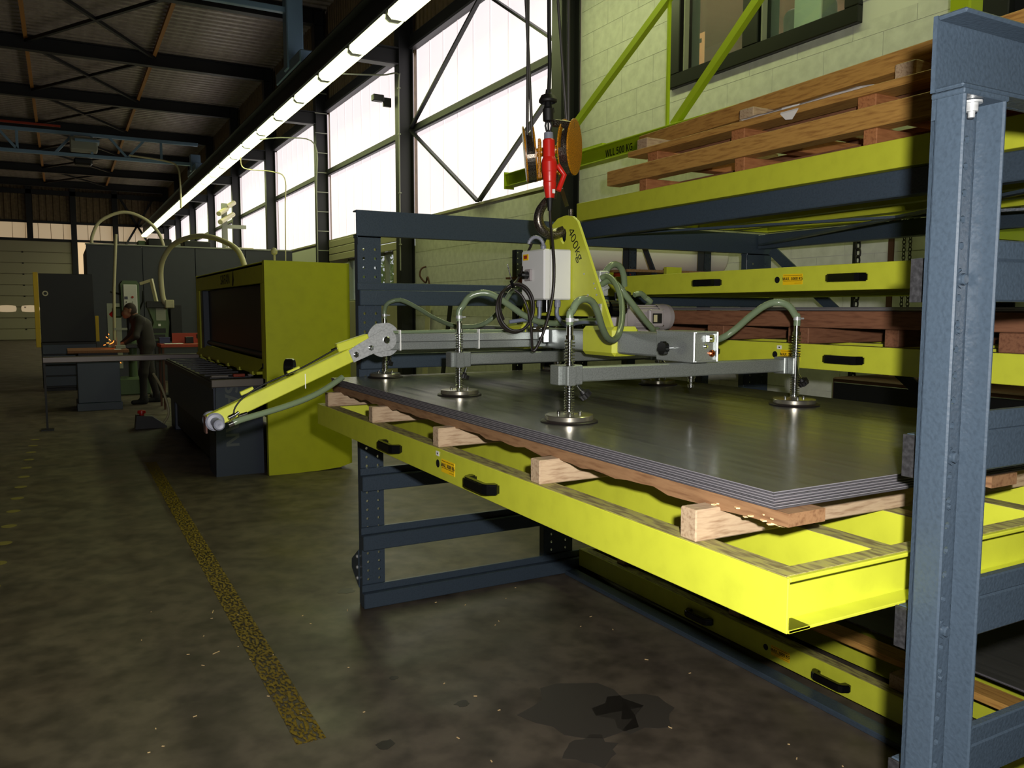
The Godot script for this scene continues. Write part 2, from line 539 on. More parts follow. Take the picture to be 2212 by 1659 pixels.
	for i in cells.size():
		var c: Array = cells[i]
		var lo := Vector3(5.0, c[4] + 0.0022, c[2] + 0.0022)
		var hi := Vector3(5.02, c[5] - 0.0022, c[3] - 0.0022)
		if i < 300:
			var key := "%.3f %.3f" % [hi.y - lo.y, hi.z - lo.z]
			if not cache.has(key): cache[key] = boxm(Vector3.ZERO, hi - lo).mesh()
			put(w, "block", cache[key], M.painted_block, lo)
		else:
			rest.box(lo, hi)
	part(w, "more_blocks", rest, M.painted_block).set_meta("kind", "stuff")
	# metal sheeting low in the second bay, round a small window
	var pl := thing("wall_sheeting", "pale horizontal metal sheeting above the small low window", "cladding", Vector3.ZERO, "", "structure")
	for i in 3:
		part(pl, "panel", boxm(Vector3(4.97, 2.58 + i * 0.14, -17.05), Vector3(5.0, 2.71 + i * 0.14, -12.6), 0.008), M.cladding_pale)
	part(pl, "panel", boxm(Vector3(4.97, 0, -13.25), Vector3(5.0, 2.57, -12.6), 0.004), M.cladding_pale)
	part(pl, "panel", boxm(Vector3(4.97, 0, -15.9), Vector3(5.0, 1.74, -13.25), 0.004), M.cladding_pale)
	# remaining walls close the hall
	for a in [["wall_left", "wall across the aisle", Vector3(-9.2, 0, -48), Vector3(-9, 8, 4)], ["wall_back", "wall closing the hall", Vector3(-9.2, 0, 3.8), Vector3(5.3, 8, 4)]]:
		var o := thing(a[0], a[1] + " of dark metal sheeting", "wall", Vector3.ZERO, "", "structure")
		part(o, "sheeting", boxm(a[2], a[3]), M.cladding_brown)
	# columns and the runway girder that carries the lights
	for z in COLZ:
		var c := thing("column", "dark steel wall column between the tall windows", "column", Vector3(4.89, 0, z), "window wall columns", "structure")
		var b := B.new()
		b.box(Vector3(-0.13, 0, -0.10), Vector3(-0.115, 7.7, 0.10), 0.003)
		b.box(Vector3(0.095, 0, -0.10), Vector3(0.11, 7.7, 0.10), 0.003)
		b.box(Vector3(-0.115, 0, -0.006), Vector3(0.095, 7.7, 0.006))
		part(c, "shaft", b, M.steel_frame)
		var br := B.new()
		br.box(Vector3(-0.95, 5.62, -0.09), Vector3(-0.13, 5.64, 0.09))
		br.box(Vector3(-0.95, 5.38, -0.09), Vector3(-0.13, 5.40, 0.09))
		br.box(Vector3(-0.95, 5.40, -0.005), Vector3(-0.13, 5.62, 0.005))
		part(c, "bracket", br, M.steel_frame)
		if absf(z + 17.2) < 0.1:
			for i in 12:
				part(c, "rung", boxm(Vector3(-0.15, 1.6 + i * 0.4, 0.10), Vector3(0.10, 1.615 + i * 0.4, 0.115)), M.fitting_grey)
	var g := thing("crane_runway", "dark steel runway girder along the window wall above the lights", "girder", Vector3.ZERO, "", "structure")
	var gb := B.new()
	gb.box(Vector3(3.80, 5.42, -47.3), Vector3(4.04, 5.44, 3.5))
	gb.box(Vector3(3.80, 5.80, -47.3), Vector3(4.04, 5.82, 3.5))
	gb.box(Vector3(3.91, 5.44, -47.3), Vector3(3.93, 5.80, 3.5))
	part(g, "girder", gb, M.steel_frame)
	# conduits on the columns
	var cd := thing("conduit", "thin grey conduit clipped to the column beside the braced window", "conduit", Vector3.ZERO)
	var pb := B.new()
	pb.tube(smooth([Vector3(4.06, 5.30, -13.0), Vector3(4.6, 5.28, -12.7), Vector3(4.74, 5.22, -12.32), Vector3(4.74, 4.9, -12.32), Vector3(4.74, 2.2, -12.32)], 5), 0.012, 6)
	part(cd, "pipe", pb, M.fitting_grey)
	for y in [2.6, 3.4, 4.3, 5.0]: part(cd, "clip", boxm(Vector3(4.725, y, -12.345), Vector3(4.76, y + 0.02, -12.295)), M.fitting_grey)
	var cd2 := thing("cable", "grey cable drooping from a light fitting to the rung column", "cable", Vector3.ZERO)
	var pc := B.new()
	pc.tube(smooth([Vector3(3.9, 5.22, -18.4), Vector3(4.3, 5.15, -17.6), Vector3(4.72, 4.95, -17.05), Vector3(4.73, 4.0, -17.05), Vector3(4.73, 2.4, -17.05)], 5), 0.013, 6)
	part(cd2, "lead", pc, M.fitting_grey)
	var cd3 := thing("cable", "pale cable hanging in a slack bend before the third window", "cable", Vector3.ZERO)
	var pd := B.new()
	pd.tube(smooth([Vector3(3.9, 5.2, -20.6), Vector3(4.0, 4.95, -20.7), Vector3(4.4, 4.75, -19.6), Vector3(4.6, 4.55, -19.2), Vector3(4.62, 3.9, -19.3), Vector3(4.6, 2.6, -19.3)], 6), 0.013, 6)
	part(cd3, "lead", pd, M.pipe_beige)
	var sp := thing("wall_floodlight", "small dark floodlight on the column left of the braced window", "lamp", Vector3(4.6, 4.93, -12.75))
	sp.set_meta("label", "small dark floodlight on the column beside the braced window")
	part(sp, "head", boxm(Vector3(-0.14, -0.05, -0.06), Vector3(0.04, 0.05, 0.06), 0.01), M.steel_frame)
	part(sp, "arm", boxm(Vector3(0.04, -0.12, -0.02), Vector3(0.17, 0.02, 0.02)), M.steel_frame)

func windows():
	for k in range(1, COLZ.size()):
		var z1: float = COLZ[k] - 0.12
		var z0: float = (COLZ[k + 1] if k + 1 < COLZ.size() else FARZ) + 0.12
		var w := thing("window_%d" % k, "tall translucent daylight window, bay %d of the window wall" % k, "window", Vector3.ZERO, "", "structure")
		w.set_meta("label", ["braced tall translucent window beside the office wall", "tall translucent window next to the floodlight column", "tall translucent window past the column with rungs", "fourth tall translucent window counted from the office", "fifth tall translucent window counted from the office", "sixth tall translucent window counted from the office", "seventh tall translucent window counted from the office", "eighth tall translucent window counted from the office", "narrow last translucent window before the end wall"][k - 1])
		var n := 9
		var step := (z1 - z0) / n
		for r in 2:
			var y0: float = [3.02, 4.47][r]
			var y1: float = [4.37, 5.65][r]
			var pane := boxm(Vector3(0, 0, 0.012), Vector3(0.03, y1 - y0, step - 0.012)).mesh()
			for i in n: put(w, "pane", pane, M.daylight_sheet, Vector3(5.06, y0, z0 + i * step))
			var rb := B.new()
			for i in n + 1: rb.box(Vector3(5.052, y0, z0 + i * step - 0.011), Vector3(5.09, y1, z0 + i * step + 0.011))
			part(w, "ribs", rb, M.daylight_rib).set_meta("kind", "stuff")
		part(w, "middle_rail", boxm(Vector3(4.96, 4.36, z0 - 0.05), Vector3(5.06, 4.48, z1 + 0.05), 0.02), M.steel_frame)
		part(w, "top_rail", boxm(Vector3(4.92, 5.64, z0 - 0.05), Vector3(5.08, 5.84, z1 + 0.05), 0.02), M.steel_frame)
		part(w, "sill", boxm(Vector3(4.985, 2.99, z0 - 0.05), Vector3(5.1, 3.025, z1 + 0.05)), M.cladding_pale)
		# daylight that the sheets pass on into the hall
		var l := AreaLight3D.new()
		l.name = "window_light"
		l.area_size = Vector2(z1 - z0, 2.6)
		l.light_energy = 0.9
		l.light_color = Color(1.0, 0.96, 0.965)
		l.area_range = 60
		l.shadow_enabled = true
		w.add_child(l)
		l.position = Vector3(5.03, 4.33, (z0 + z1) / 2)
		l.rotation_degrees.y = 90
		# ribbed sheeting above the windows
		var cl := thing("wall_cladding", "ribbed brown metal sheeting above a tall window", "cladding", Vector3.ZERO, "sheeting above the windows", "structure")
		var cb := B.new()
		corrugate(cb, z0 - 0.02, z1 + 0.02, 0.15, 0.03, func(z, d): return Vector3(5.04 + d, 0, z), Vector3(0, 5.82, 0), Vector3(0, 7.75, 0))
		part(cl, "sheet", cb, M.cladding_brown)
		var back := B.new()
		back.box(Vector3(5.1, 5.8, z0 - 0.2), Vector3(5.25, 7.75, z1 + 0.2))
		back.box(Vector3(5.13, 2.9, z0 - 0.2), Vector3(5.25, 5.8, z1 + 0.2))
		part(cl, "backing", back, M.cladding_brown)
	# bracing in the first bay
	var br := thing("wind_brace", "crossed dark steel braces in front of the tall window", "brace", Vector3.ZERO, "", "structure")
	for s in [[-12.3, 4.42, -9.85, 5.62], [-12.3, 4.38, -9.95, 3.03], [-9.9, 3.03, -7.9, 4.1], [-9.72, 5.62, -7.9, 4.5]]:
		var b := B.new()
		b.bar(Vector3(4.93, s[1], s[0]), Vector3(4.93, s[3], s[2]), 0.03, 0.06, Vector3.RIGHT)
		part(br, "rod", b, M.steel_frame)
	# small low window with trees outside
	var lw := thing("window_10", "small low window with leaves outside under the tall windows", "window", Vector3.ZERO, "", "structure")
	part(lw, "glass", boxm(Vector3(5.06, 1.76, -15.8), Vector3(5.066, 2.56, -13.3)), M.window_glass)
	for z in [-15.82, -14.6, -13.75, -13.28]: part(lw, "frame_bar", boxm(Vector3(5.0, 1.74, z - 0.03), Vector3(5.09, 2.58, z + 0.03), 0.005), M.fitting_grey)
	for y in [1.74, 2.55]: part(lw, "frame_bar", boxm(Vector3(5.0, y - 0.02, -15.85), Vector3(5.09, y + 0.03, -13.25), 0.005), M.fitting_grey)
	var rng := RandomNumberGenerator.new()
	rng.seed = 5
	for t in 3:
		var bush := thing("shrub", "leafy yellow-green shrub outside the small low window", "shrub", Vector3(7.6, 0, -16.6 - t * 2.7), "shrubs outside")
		var lb := B.new()
		for i in 900:
			var d := Vector3(rng.randfn(), rng.randfn() * 0.9, rng.randfn()).normalized() * pow(rng.randf(), 0.4) * 1.25
			lb.xf = Transform3D(Basis.from_euler(Vector3(rng.randf() * 6, rng.randf() * 6, 0)), Vector3(0, 2.0, 0) + d)
			lb.tri(Vector3(-0.07, 0, 0), Vector3(0.07, 0, 0), Vector3(0, 0.15, 0.02))
		part(bush, "foliage", lb, M.leaf)
		part(bush, "stem", boxm(Vector3(-0.04, 0, -0.04), Vector3(0.04, 1.6, 0.04), 0.01), M.rust_brown)
	var gr := thing("ground_outside", "strip of ground outside the window wall", "ground", Vector3.ZERO, "", "structure")
	part(gr, "soil", boxm(Vector3(5.3, -0.2, -48), Vector3(16, 0, 4)), M.leaf)

# a folded sheet: ribs across from a0 to a1, each pitch wide and deep d; at(a, depth) gives the point, run from p to q
func corrugate(b: B, a0: float, a1: float, pitch: float, d: float, at: Callable, p: Vector3, q: Vector3):
	var a := a0
	var last := 0.0
	while a < a1 - 0.001:
		for s in [[0.0, 0.42, 0.0, 0.0], [0.42, 0.52, 0.0, d], [0.52, 0.88, d, d], [0.88, 1.0, d, 0.0]]:
			var u0 := minf(a + s[0] * pitch, a1)
			var u1 := minf(a + s[1] * pitch, a1)
			if u1 - u0 < 1e-5: continue
			var e: Vector3 = at.call(u0, s[2])
			var f: Vector3 = at.call(u1, s[3])
			b.quad(e + p, f + p, f + q, e + q)
		a += pitch

func roof():
	var r := thing("ceiling", "ribbed grey steel roof deck on dark beams", "ceiling", Vector3.ZERO, "", "structure")
	var b := B.new()
	corrugate(b, -47.5, 4.0, 0.25, 0.05, func(z, d): return Vector3(0, 7.72 + d, z), Vector3(-9.1, 0, 0), Vector3(5.3, 0, 0))
	part(r, "deck", b, M.roof_deck)
	part(r, "insulation", boxm(Vector3(-9.2, 7.8, -48), Vector3(5.4, 8.0, 4)), M.cladding_brown)
	for k in COLZ.size():
		var z: float = COLZ[k]
		var bm := thing("roof_beam", "dark steel roof beam spanning the hall", "beam", Vector3(0, 0, z), "roof beams", "structure")
		var h := B.new()
		h.box(Vector3(-9, 7.38, -0.09), Vector3(4.95, 7.40, 0.09))
		h.box(Vector3(-9, 7.68, -0.09), Vector3(4.95, 7.70, 0.09))
		h.box(Vector3(-9, 7.40, -0.008), Vector3(4.95, 7.68, 0.008))
		part(bm, "girder", h, M.steel_frame)
		if k + 1 < COLZ.size():
			var n: float = COLZ[k + 1] - z
			for s in [[-0.45, 2.2], [2.2, -0.45]]:
				var x := B.new()
				x.bar(Vector3(s[0], 7.56, -0.1), Vector3(s[1], 7.56, n + 0.1), 0.07, 0.07)
				part(bm, "cross_brace", x, M.steel_frame)
	for x in [-5.8, -3.1, -0.45, 2.2]:
		var t := thing("roof_tie", "ochre tie rail running lengthwise under the roof deck", "rail", Vector3(x, 7.62, 0), "roof ties", "structure")
		part(t, "rail", boxm(Vector3(-0.04, -0.03, -47.3), Vector3(0.04, 0.05, 3.5)), M.tie_ochre)
	# two travelling cranes
	for a in [["travelling_crane", "pale blue lattice crane bridge just below the roof beside the rung column", -15.4, 6.95], ["travelling_crane", "pale blue lattice crane bridge far down the hall with a hoist trolley", -28.0, 6.12]]:
		var c := thing(a[0], a[1], "crane", Vector3(0, a[3], a[2]))
		for q in [0.0, 0.62 if a[2] < -20 else 0.36]:
			part(c, "chord", boxm(Vector3(-8.8, q - 0.05, -0.06), Vector3(4.0, q + 0.05, 0.06), 0.01), M.crane_blue)
		for i in 13:
			var s := B.new()
			var x0 := -8.6 + i * 0.96
			var ht := 0.6 if a[2] < -20 else 0.34
			s.bar(Vector3(x0, 0.03, 0), Vector3(x0 + (0.48 if i % 2 else 0.0), ht, 0), 0.07, 0.07)
			if i % 3 == 1: s.bar(Vector3(x0 + 0.96, 0.03, 0), Vector3(x0 + 0.48, ht, 0), 0.07, 0.07)
			part(c, "lattice_strut", s, M.crane_blue)
		var ec := B.new()
		ec.box(Vector3(3.78, 5.83 - a[3], -0.9), Vector3(4.06, 6.05 - a[3], 0.9), 0.02)
		ec.box(Vector3(3.75, 5.9 - a[3], -0.15), Vector3(4.05, 0.3, 0.15), 0.02)
		part(c, "end_carriage", ec, M.crane_blue)
		if a[2] < -20:
			part(c, "trolley", boxm(Vector3(0.42, 0.12, -0.25), Vector3(1.15, 0.5, 0.3), 0.03), M.fitting_grey)
			part(c, "trolley_cover", boxm(Vector3(0.55, 0.36, -0.2), Vector3(1.2, 0.42, 0.42)), M.crane_blue)
			part(c, "hoist_drum", boxm(Vector3(0.5, -0.28, -0.15), Vector3(1.0, -0.08, 0.15), 0.05), M.machine_black)
			var p := B.new()
			p.tube(smooth([Vector3(2.0, 0.1, 0.15), Vector3(3.0, 0.02, 0.15), Vector3(3.35, -0.12, 0.15), Vector3(3.42, -0.6, 0.15), Vector3(3.42, -1.4, 0.15)], 5), 0.03, 6)
			part(c, "cable_guide", p, M.pipe_beige)
			part(c, "supply_pipe", boxm(Vector3(-8.8, 0.74, 0.1), Vector3(0.2, 0.80, 0.16)), M.orange_paint)

func far_wall():
	var w := thing("wall_far", "end wall of ribbed brown sheeting with a pale light band", "wall", Vector3.ZERO, "", "structure")
	part(w, "backing", boxm(Vector3(-9.2, 0, FARZ - 0.3), Vector3(5.3, 8, FARZ - 0.1)), M.cladding_brown)
	var b := B.new()
	corrugate(b, -9, 5.0, 0.3, 0.04, func(x, d): return Vector3(x, 0, FARZ - 0.03 + d), Vector3(0, 5.9, 0), Vector3(0, 7.72, 0))
	part(w, "sheet", b, M.cladding_brown)
	for i in 11:   # light band over the door, and the glazed strip beside it
		part(w, "light_pane", boxm(Vector3(-8.0 + i * 0.5 + 0.01, 5.03, FARZ - 0.06), Vector3(-8.0 + (i + 1) * 0.5 - 0.01, 5.85, FARZ)), M.dull_daylight)
	for i in 14:
		part(w, "light_pane", boxm(Vector3(-2.5 + i * 0.55 + 0.012, 5.03 if i < 6 else 3.0, FARZ - 0.06), Vector3(-2.5 + (i + 1) * 0.55 - 0.012, 5.85, FARZ)), M.dull_daylight)
	part(w, "light_pane", boxm(Vector3(0.75, 3.0, FARZ - 0.06), Vector3(2.0, 5.0, FARZ)), M.dull_daylight)
	part(w, "lower_sheet", boxm(Vector3(0.75, 0, FARZ - 0.06), Vector3(5.2, 3.0, FARZ)), M.cladding_pale)
	for x in [-4.9, -1.2, 0.72, 2.62]:
		part(w, "post", boxm(Vector3(x - 0.13, 0 if x > 0 else 5.0, FARZ), Vector3(x + 0.13, 7.7, FARZ + 0.2)), M.steel_frame)
	for y in [5.86, 4.98]: part(w, "rail", boxm(Vector3(-9, y - 0.06, FARZ), Vector3(5, y + 0.06, FARZ + 0.1)), M.steel_frame)
	part(w, "lintel", boxm(Vector3(-9, 7.2, FARZ), Vector3(5, 7.42, FARZ + 0.2)), M.steel_frame)
	for s in [[2.7, 4.2, 4.4, 7.2], [4.6, 4.2, 2.9, 7.2]]:
		var x := B.new()
		x.bar(Vector3(s[0], s[1], FARZ + 0.12), Vector3(s[2], s[3], FARZ + 0.12), 0.1, 0.1)
		part(w, "brace", x, M.steel_frame)
	var d := thing("door_1", "wide beige sectional door with two oval windows in the end wall", "door", Vector3(0, 0, FARZ + 0.05), "", "structure")
	for i in 9:
		part(d, "panel", boxm(Vector3(-4.6, i * 0.545 + 0.012, 0), Vector3(0.58, (i + 1) * 0.545, 0.06), 0.02), M.door_panel)
	for x in [-3.6, -2.35, -1.35, -0.3]:
		var o := B.new()
		var poly := PackedVector2Array()
		for k in 20:
			var a := TAU * k / 20
			poly.append(Vector2(clampf(cos(a) * 0.6, -0.3, 0.3) + cos(a) * 0.1, sin(a) * 0.17))
		o.xf = Transform3D(Basis(), Vector3(x, 1.56, 0))
		o.prism(poly, 0.055, 0.075)
		part(d, "oval_window", o, M.dull_daylight)
	for i in 8: part(d, "hinge", boxm(Vector3(-1.62, i * 0.545 + 0.5, 0.06), Vector3(-1.54, i * 0.545 + 0.57, 0.075)), M.iron)

func office():
	var w := thing("window_11", "office window with a thick black frame high in the block wall", "window", Vector3.ZERO, "", "structure")
	var fb := []
	for s in [[3.6, 3.72, -6.08, -4.03], [5.08, 5.2, -6.08, -4.03], [3.72, 5.08, -6.08, -5.93], [3.72, 5.08, -4.15, -4.03], [3.72, 5.08, -5.15, -4.98]]:
		part(w, "frame_bar", boxm(Vector3(4.955, s[0], s[2]), Vector3(5.2, s[1], s[3]), 0.006), M.frame_black)
	part(w, "inner_rail", boxm(Vector3(4.98, 3.72, -5.90), Vector3(5.03, 5.08, -5.885)), M.fitting_grey)
	part(w, "inner_rail", boxm(Vector3(4.98, 3.72, -4.965), Vector3(5.03, 5.08, -4.95)), M.fitting_grey)
	part(w, "pane", boxm(Vector3(5.10, 3.72, -5.93), Vector3(5.106, 5.08, -5.15)), M.window_glass)
	part(w, "pane", boxm(Vector3(5.10, 3.72, -4.98), Vector3(5.106, 5.08, -4.15)), M.window_glass)
	var r := thing("wall_office", "pale office room behind the black framed window", "room", Vector3.ZERO, "", "structure")
	part(r, "office_floor", boxm(Vector3(5.25, 2.85, -12.2), Vector3(9.2, 2.98, -1.5)), M.wood_brown)
	part(r, "office_ceiling", boxm(Vector3(5.25, 5.7, -12.2), Vector3(9.2, 5.8, -1.5)), M.office_wall)
	part(r, "office_back", boxm(Vector3(9.1, 2.98, -12.2), Vector3(9.3, 5.7, -1.5)), M.office_wall)
	part(r, "office_end", boxm(Vector3(5.25, 2.98, -12.3), Vector3(9.2, 5.7, -12.2)), M.office_wall)
	part(r, "office_end", boxm(Vector3(5.25, 2.98, -1.6), Vector3(9.2, 5.7, -1.5)), M.office_wall)
	part(r, "office_inner", boxm(Vector3(5.25, 2.98, -12.2), Vector3(5.30, 5.7, -7.7)), M.office_wall)
	var lp := thing("office_ceiling_lamp", "flat ceiling lamp panel in the office", "lamp", Vector3(7.2, 5.69, -6.2))
	part(lp, "diffuser", boxm(Vector3(-0.3, -0.04, -0.6), Vector3(0.3, 0, 0.6), 0.01), M.office_lamp)
	var l := AreaLight3D.new()
	l.name = "lamp_light"
	l.area_size = Vector2(0.6, 1.2)
	l.light_energy = 9.0
	l.light_color = Color(1.0, 0.86, 0.74)
	l.area_range = 30
	l.shadow_enabled = true
	lp.add_child(l)
	l.position = Vector3(0, -0.06, 0)
	l.rotation_degrees.x = -90
	var cu := thing("curtain", "narrow pale green curtain strip beside the window mullion", "curtain", Vector3(5.3, 3.05, -4.93))
	part(cu, "cloth", boxm(Vector3(0, 0, 0.0), Vector3(0.03, 2.3, 0.27), 0.008), M.mint_curtain)
	var cu2 := thing("curtain", "thin pale green curtain edge on the far side of the mullion", "curtain", Vector3(5.3, 3.05, -5.32))
	part(cu2, "cloth", boxm(Vector3(0, 0, 0.0), Vector3(0.03, 2.3, 0.12), 0.008), M.mint_curtain)
	var ps := thing("poster", "dark framed picture on the office wall", "picture", Vector3(9.08, 4.1, -9.72))
	part(ps, "sheet", boxm(Vector3(-0.02, 0, 0), Vector3(0.02, 1.0, 0.55)), M.poster_dark)
	part(ps, "lime_print", boxm(Vector3(-0.025, 0.35, 0.26), Vector3(-0.018, 0.85, 0.38)), M.lime_jib)
	part(ps, "dark_print", boxm(Vector3(-0.025, 0.3, 0.1), Vector3(-0.018, 0.8, 0.24)), M.machine_black)
	var nt := thing("notice", "pinned paper notice beside the dark picture in the office", "paper", Vector3(5.5, 3.82, -6.33))
	part(nt, "sheet", boxm(Vector3(0, 0, 0), Vector3(0.004, 0.42, 0.12)), M.wood_split)
	part(nt, "print", boxm(Vector3(-0.002, 0.33, 0.03), Vector3(0.002, 0.37, 0.08)), M.ink)
	var bd := thing("window_blind", "grey slatted blind at the back of the office", "blind", Vector3(9.05, 4.0, -8.35))
	for i in 18: part(bd, "slat", boxm(Vector3(0, i * 0.08, 0), Vector3(0.03, i * 0.08 + 0.03, 0.5)), M.fitting_grey)

func tubes():
	var proto: Node3D = null
	for i in 29:
		var z := -1.5 - i * 1.575
		var t: Node3D
		if proto == null:
			t = thing("fluorescent_light", "long glowing fluorescent fitting in the row under the runway girder", "lamp", Vector3.ZERO, "fluorescent row")
			var h := B.new()
			h.box(Vector3(-0.075, 0.05, -0.72), Vector3(0.075, 0.11, 0.72), 0.01)
			part(t, "housing", h, M.fitting_grey)
			var d := B.new()
			d.prism(PackedVector2Array([Vector2(-0.13, 0.06), Vector2(-0.14, 0.0), Vector2(-0.09, -0.05), Vector2(0.09, -0.05), Vector2(0.14, 0.0), Vector2(0.13, 0.06)]), -0.70, 0.70)
			part(t, "diffuser", d, M.tube_light)
			for s in [-1, 1]:
				var e := B.new()
				e.prism(PackedVector2Array([Vector2(-0.1, 0.10), Vector2(-0.11, 0.0), Vector2(-0.06, -0.035), Vector2(0.06, -0.035), Vector2(0.11, 0.0), Vector2(0.1, 0.10)]), 0.70 * s, 0.735 * s)
				part(t, "end_cap", e, M.fitting_grey)
			var l := AreaLight3D.new()
			l.name = "tube_glow_light"
			l.area_size = Vector2(0.2, 1.45)
			l.light_energy = 1.5
			l.light_color = Color(0.95, 1.0, 0.66)
			l.area_range = 60
			l.shadow_enabled = true
			t.add_child(l)
			l.position = Vector3(0, -0.06, 0)
			l.rotation_degrees.x = -90
			proto = t
		else:
			t = proto.duplicate()
			t.name = numbered("fluorescent_light")
			add_child(t)
		t.position = Vector3(3.88, 5.27, z)

# ---------------------------------------------------------------- drawer rack
const ZN := -0.94      # web of the near frame
const ZF := -4.13      # web of the far frame
const LEVELS := [0.085, 0.40, 0.72, 1.03, 1.365, 1.695]

func hexbolt(b: B, at: Vector3, dir: Vector3, r := 0.012, h := 0.009):
	b.lathe([Vector2(r * 1.5, 0), Vector2(r * 1.5, h * 0.25), Vector2(r, h * 0.25), Vector2(r, h), Vector2(r * 0.75, h * 1.25), Vector2(0, h * 1.25)], 6, Transform3D(basis_to(dir), at))

func post(p: Node3D, x0: float, w: float, zw: float, s: float, h: float, m: Material, holes := true):
	var b := B.new()
	var z1 := zw + s * 0.008
	if holes:
		var n := int((h - 0.06) / 0.0475)
		b.holed(x0, 0.03, w / 2, 0.0475, 2, n, 0.0075, minf(zw, z1), maxf(zw, z1))
		b.box(Vector3(x0, 0, zw), Vector3(x0 + w, 0.03, z1))
		b.box(Vector3(x0, 0.03 + n * 0.0475, zw), Vector3(x0 + w, h, z1))
	else:
		b.box(Vector3(x0, 0, zw), Vector3(x0 + w, h, z1))
	for x in [x0, x0 + w - 0.009]:
		b.box(Vector3(x, 0, z1 - s * 0.001), Vector3(x + 0.009, h, zw + s * 0.06), 0.003)
	part(p, "post", b, m)

func rack():
	var r := thing("drawer_rack", "large blue steel sheet rack with perforated posts and pull-out rails", "rack")
	var f := 0
	for z in [ZN, ZF]:
		var s := 1.0 if f == 0 else -1.0      # channels open away from the drawers
		var m: Material = M.blue_paint if f == 0 else M.blue_paint
		post(r, 1.356, 0.124, z, s, 1.973, m)
		post(r, 2.49, 0.20, z, s, 1.973, m)
		post(r, 4.08, 0.22, z, s, 1.973, m)
		# cap plates and the top channel
		for x in [1.352, 2.486, 4.076]:
			part(r, "cap_plate", boxm(Vector3(x, 1.965, z), Vector3(x + (0.13 if x < 2 else 0.22), 1.975, z + s * 0.062), 0.002), m)
		var c := B.new()
		c.box(Vector3(1.350, 1.976, z), Vector3(4.32, 2.106, z + s * 0.008))
		c.box(Vector3(1.350, 1.976, z + s * 0.007), Vector3(4.32, 1.984, z + s * 0.06), 0.003)
		c.box(Vector3(1.350, 2.098, z + s * 0.007), Vector3(4.32, 2.106, z + s * 0.06), 0.003)
		part(r, "top_channel", c, m)
		# rails
		for k in LEVELS.size():
			var t: float = LEVELS[k]
			var x0 := 1.40 if f == 0 else 1.345
			var rb := B.new()
			rb.box(Vector3(x0, t - 0.08, z), Vector3(4.28, t, z - s * 0.055), 0.004)
			rb.box(Vector3(x0, t, z), Vector3(4.28, t + 0.038, z - s * 0.02), 0.003)
			part(r, "rail", rb, m)
			if f == 0:
				var e := B.new()
				e.box(Vector3(x0 - 0.006, t - 0.082, z - s * 0.001), Vector3(x0, t - 0.001, z - s * 0.054), 0.001)
				part(r, "rail_end_plate", e, M.bare_steel)
			for q in [[0.0, 0.011, 0.009], [0.095, 0.005, 0.004]]:
				var bo := B.new()
				hexbolt(bo, Vector3(1.45, t - 0.04 - q[0], z + s * 0.009), Vector3(0, 0, s), q[1], q[2])
				part(r, "bolt", bo, M.blue_paint)
		var tb := B.new()
		tb.lathe([Vector2(0.018, 0), Vector2(0.018, -0.004), Vector2(0.011, -0.004), Vector2(0.011, -0.018), Vector2(0.006, -0.018), Vector2(0.006, -0.028), Vector2(0, -0.028)], 8, Transform3D(Basis(), Vector3(1.418, 1.964, z + s * 0.034)))
		part(r, "bolt", tb, M.zinc_plate)
		f += 1
	# beams along the rack under the top shelf, track on the floor, braces
	for x in [2.66, 4.16]:
		var b := B.new()
		b.box(Vector3(x, 2.005, ZF + 0.01), Vector3(x + 0.06, 2.10, ZN - 0.01), 0.004)
		part(r, "long_beam", b, M.blue_paint)
	part(r, "floor_track", boxm(Vector3(2.60, 0, ZF + 0.06), Vector3(2.68, 0.025, ZN - 0.06), 0.004), M.blue_paint)
	part(r, "floor_track", boxm(Vector3(4.18, 0, ZF + 0.06), Vector3(4.24, 0.03, ZN - 0.06), 0.004), M.blue_paint)
	for s in [[2.75, ZF + 0.05, 4.15, ZN - 0.05], [4.15, ZF + 0.05, 2.75, ZN - 0.05]]:
		var d := B.new()
		d.bar(Vector3(s[0], 2.03, s[1]), Vector3(s[2], 2.03, s[3]), 0.04, 0.012)
		part(r, "shelf_brace", d, M.blue_paint)
	for s in [[2.0, ZF + 0.05, 0.35, -1.9], [0.3, -2.9, 1.5, ZN - 0.05]]:
		var d := B.new()
		d.bar(Vector3(4.25, s[0], s[1]), Vector3(4.25, s[2], s[3]), 0.012, 0.07)
		part(r, "back_brace", d, M.blue_paint)
	# gusset at the foot of the far front post
	var g := B.new(Transform3D(Basis(Vector3.UP, PI / 2), Vector3(1.352, 0, ZF - 0.06)))
	g.prism(PackedVector2Array([Vector2(0, 0.09), Vector2(0.0, 0.30), Vector2(0.12, 0.22), Vector2(0.12, 0.17)]), 0, 0.008)
	part(r, "gusset", g, M.blue_paint)
	for y in [0.14, 0.20, 0.26]:
		var gb := B.new()
		hexbolt(gb, Vector3(1.351, y, ZF - 0.075), Vector3(-1, 0, 0), 0.008, 0.006)
		part(r, "bolt", gb, M.zinc_plate)

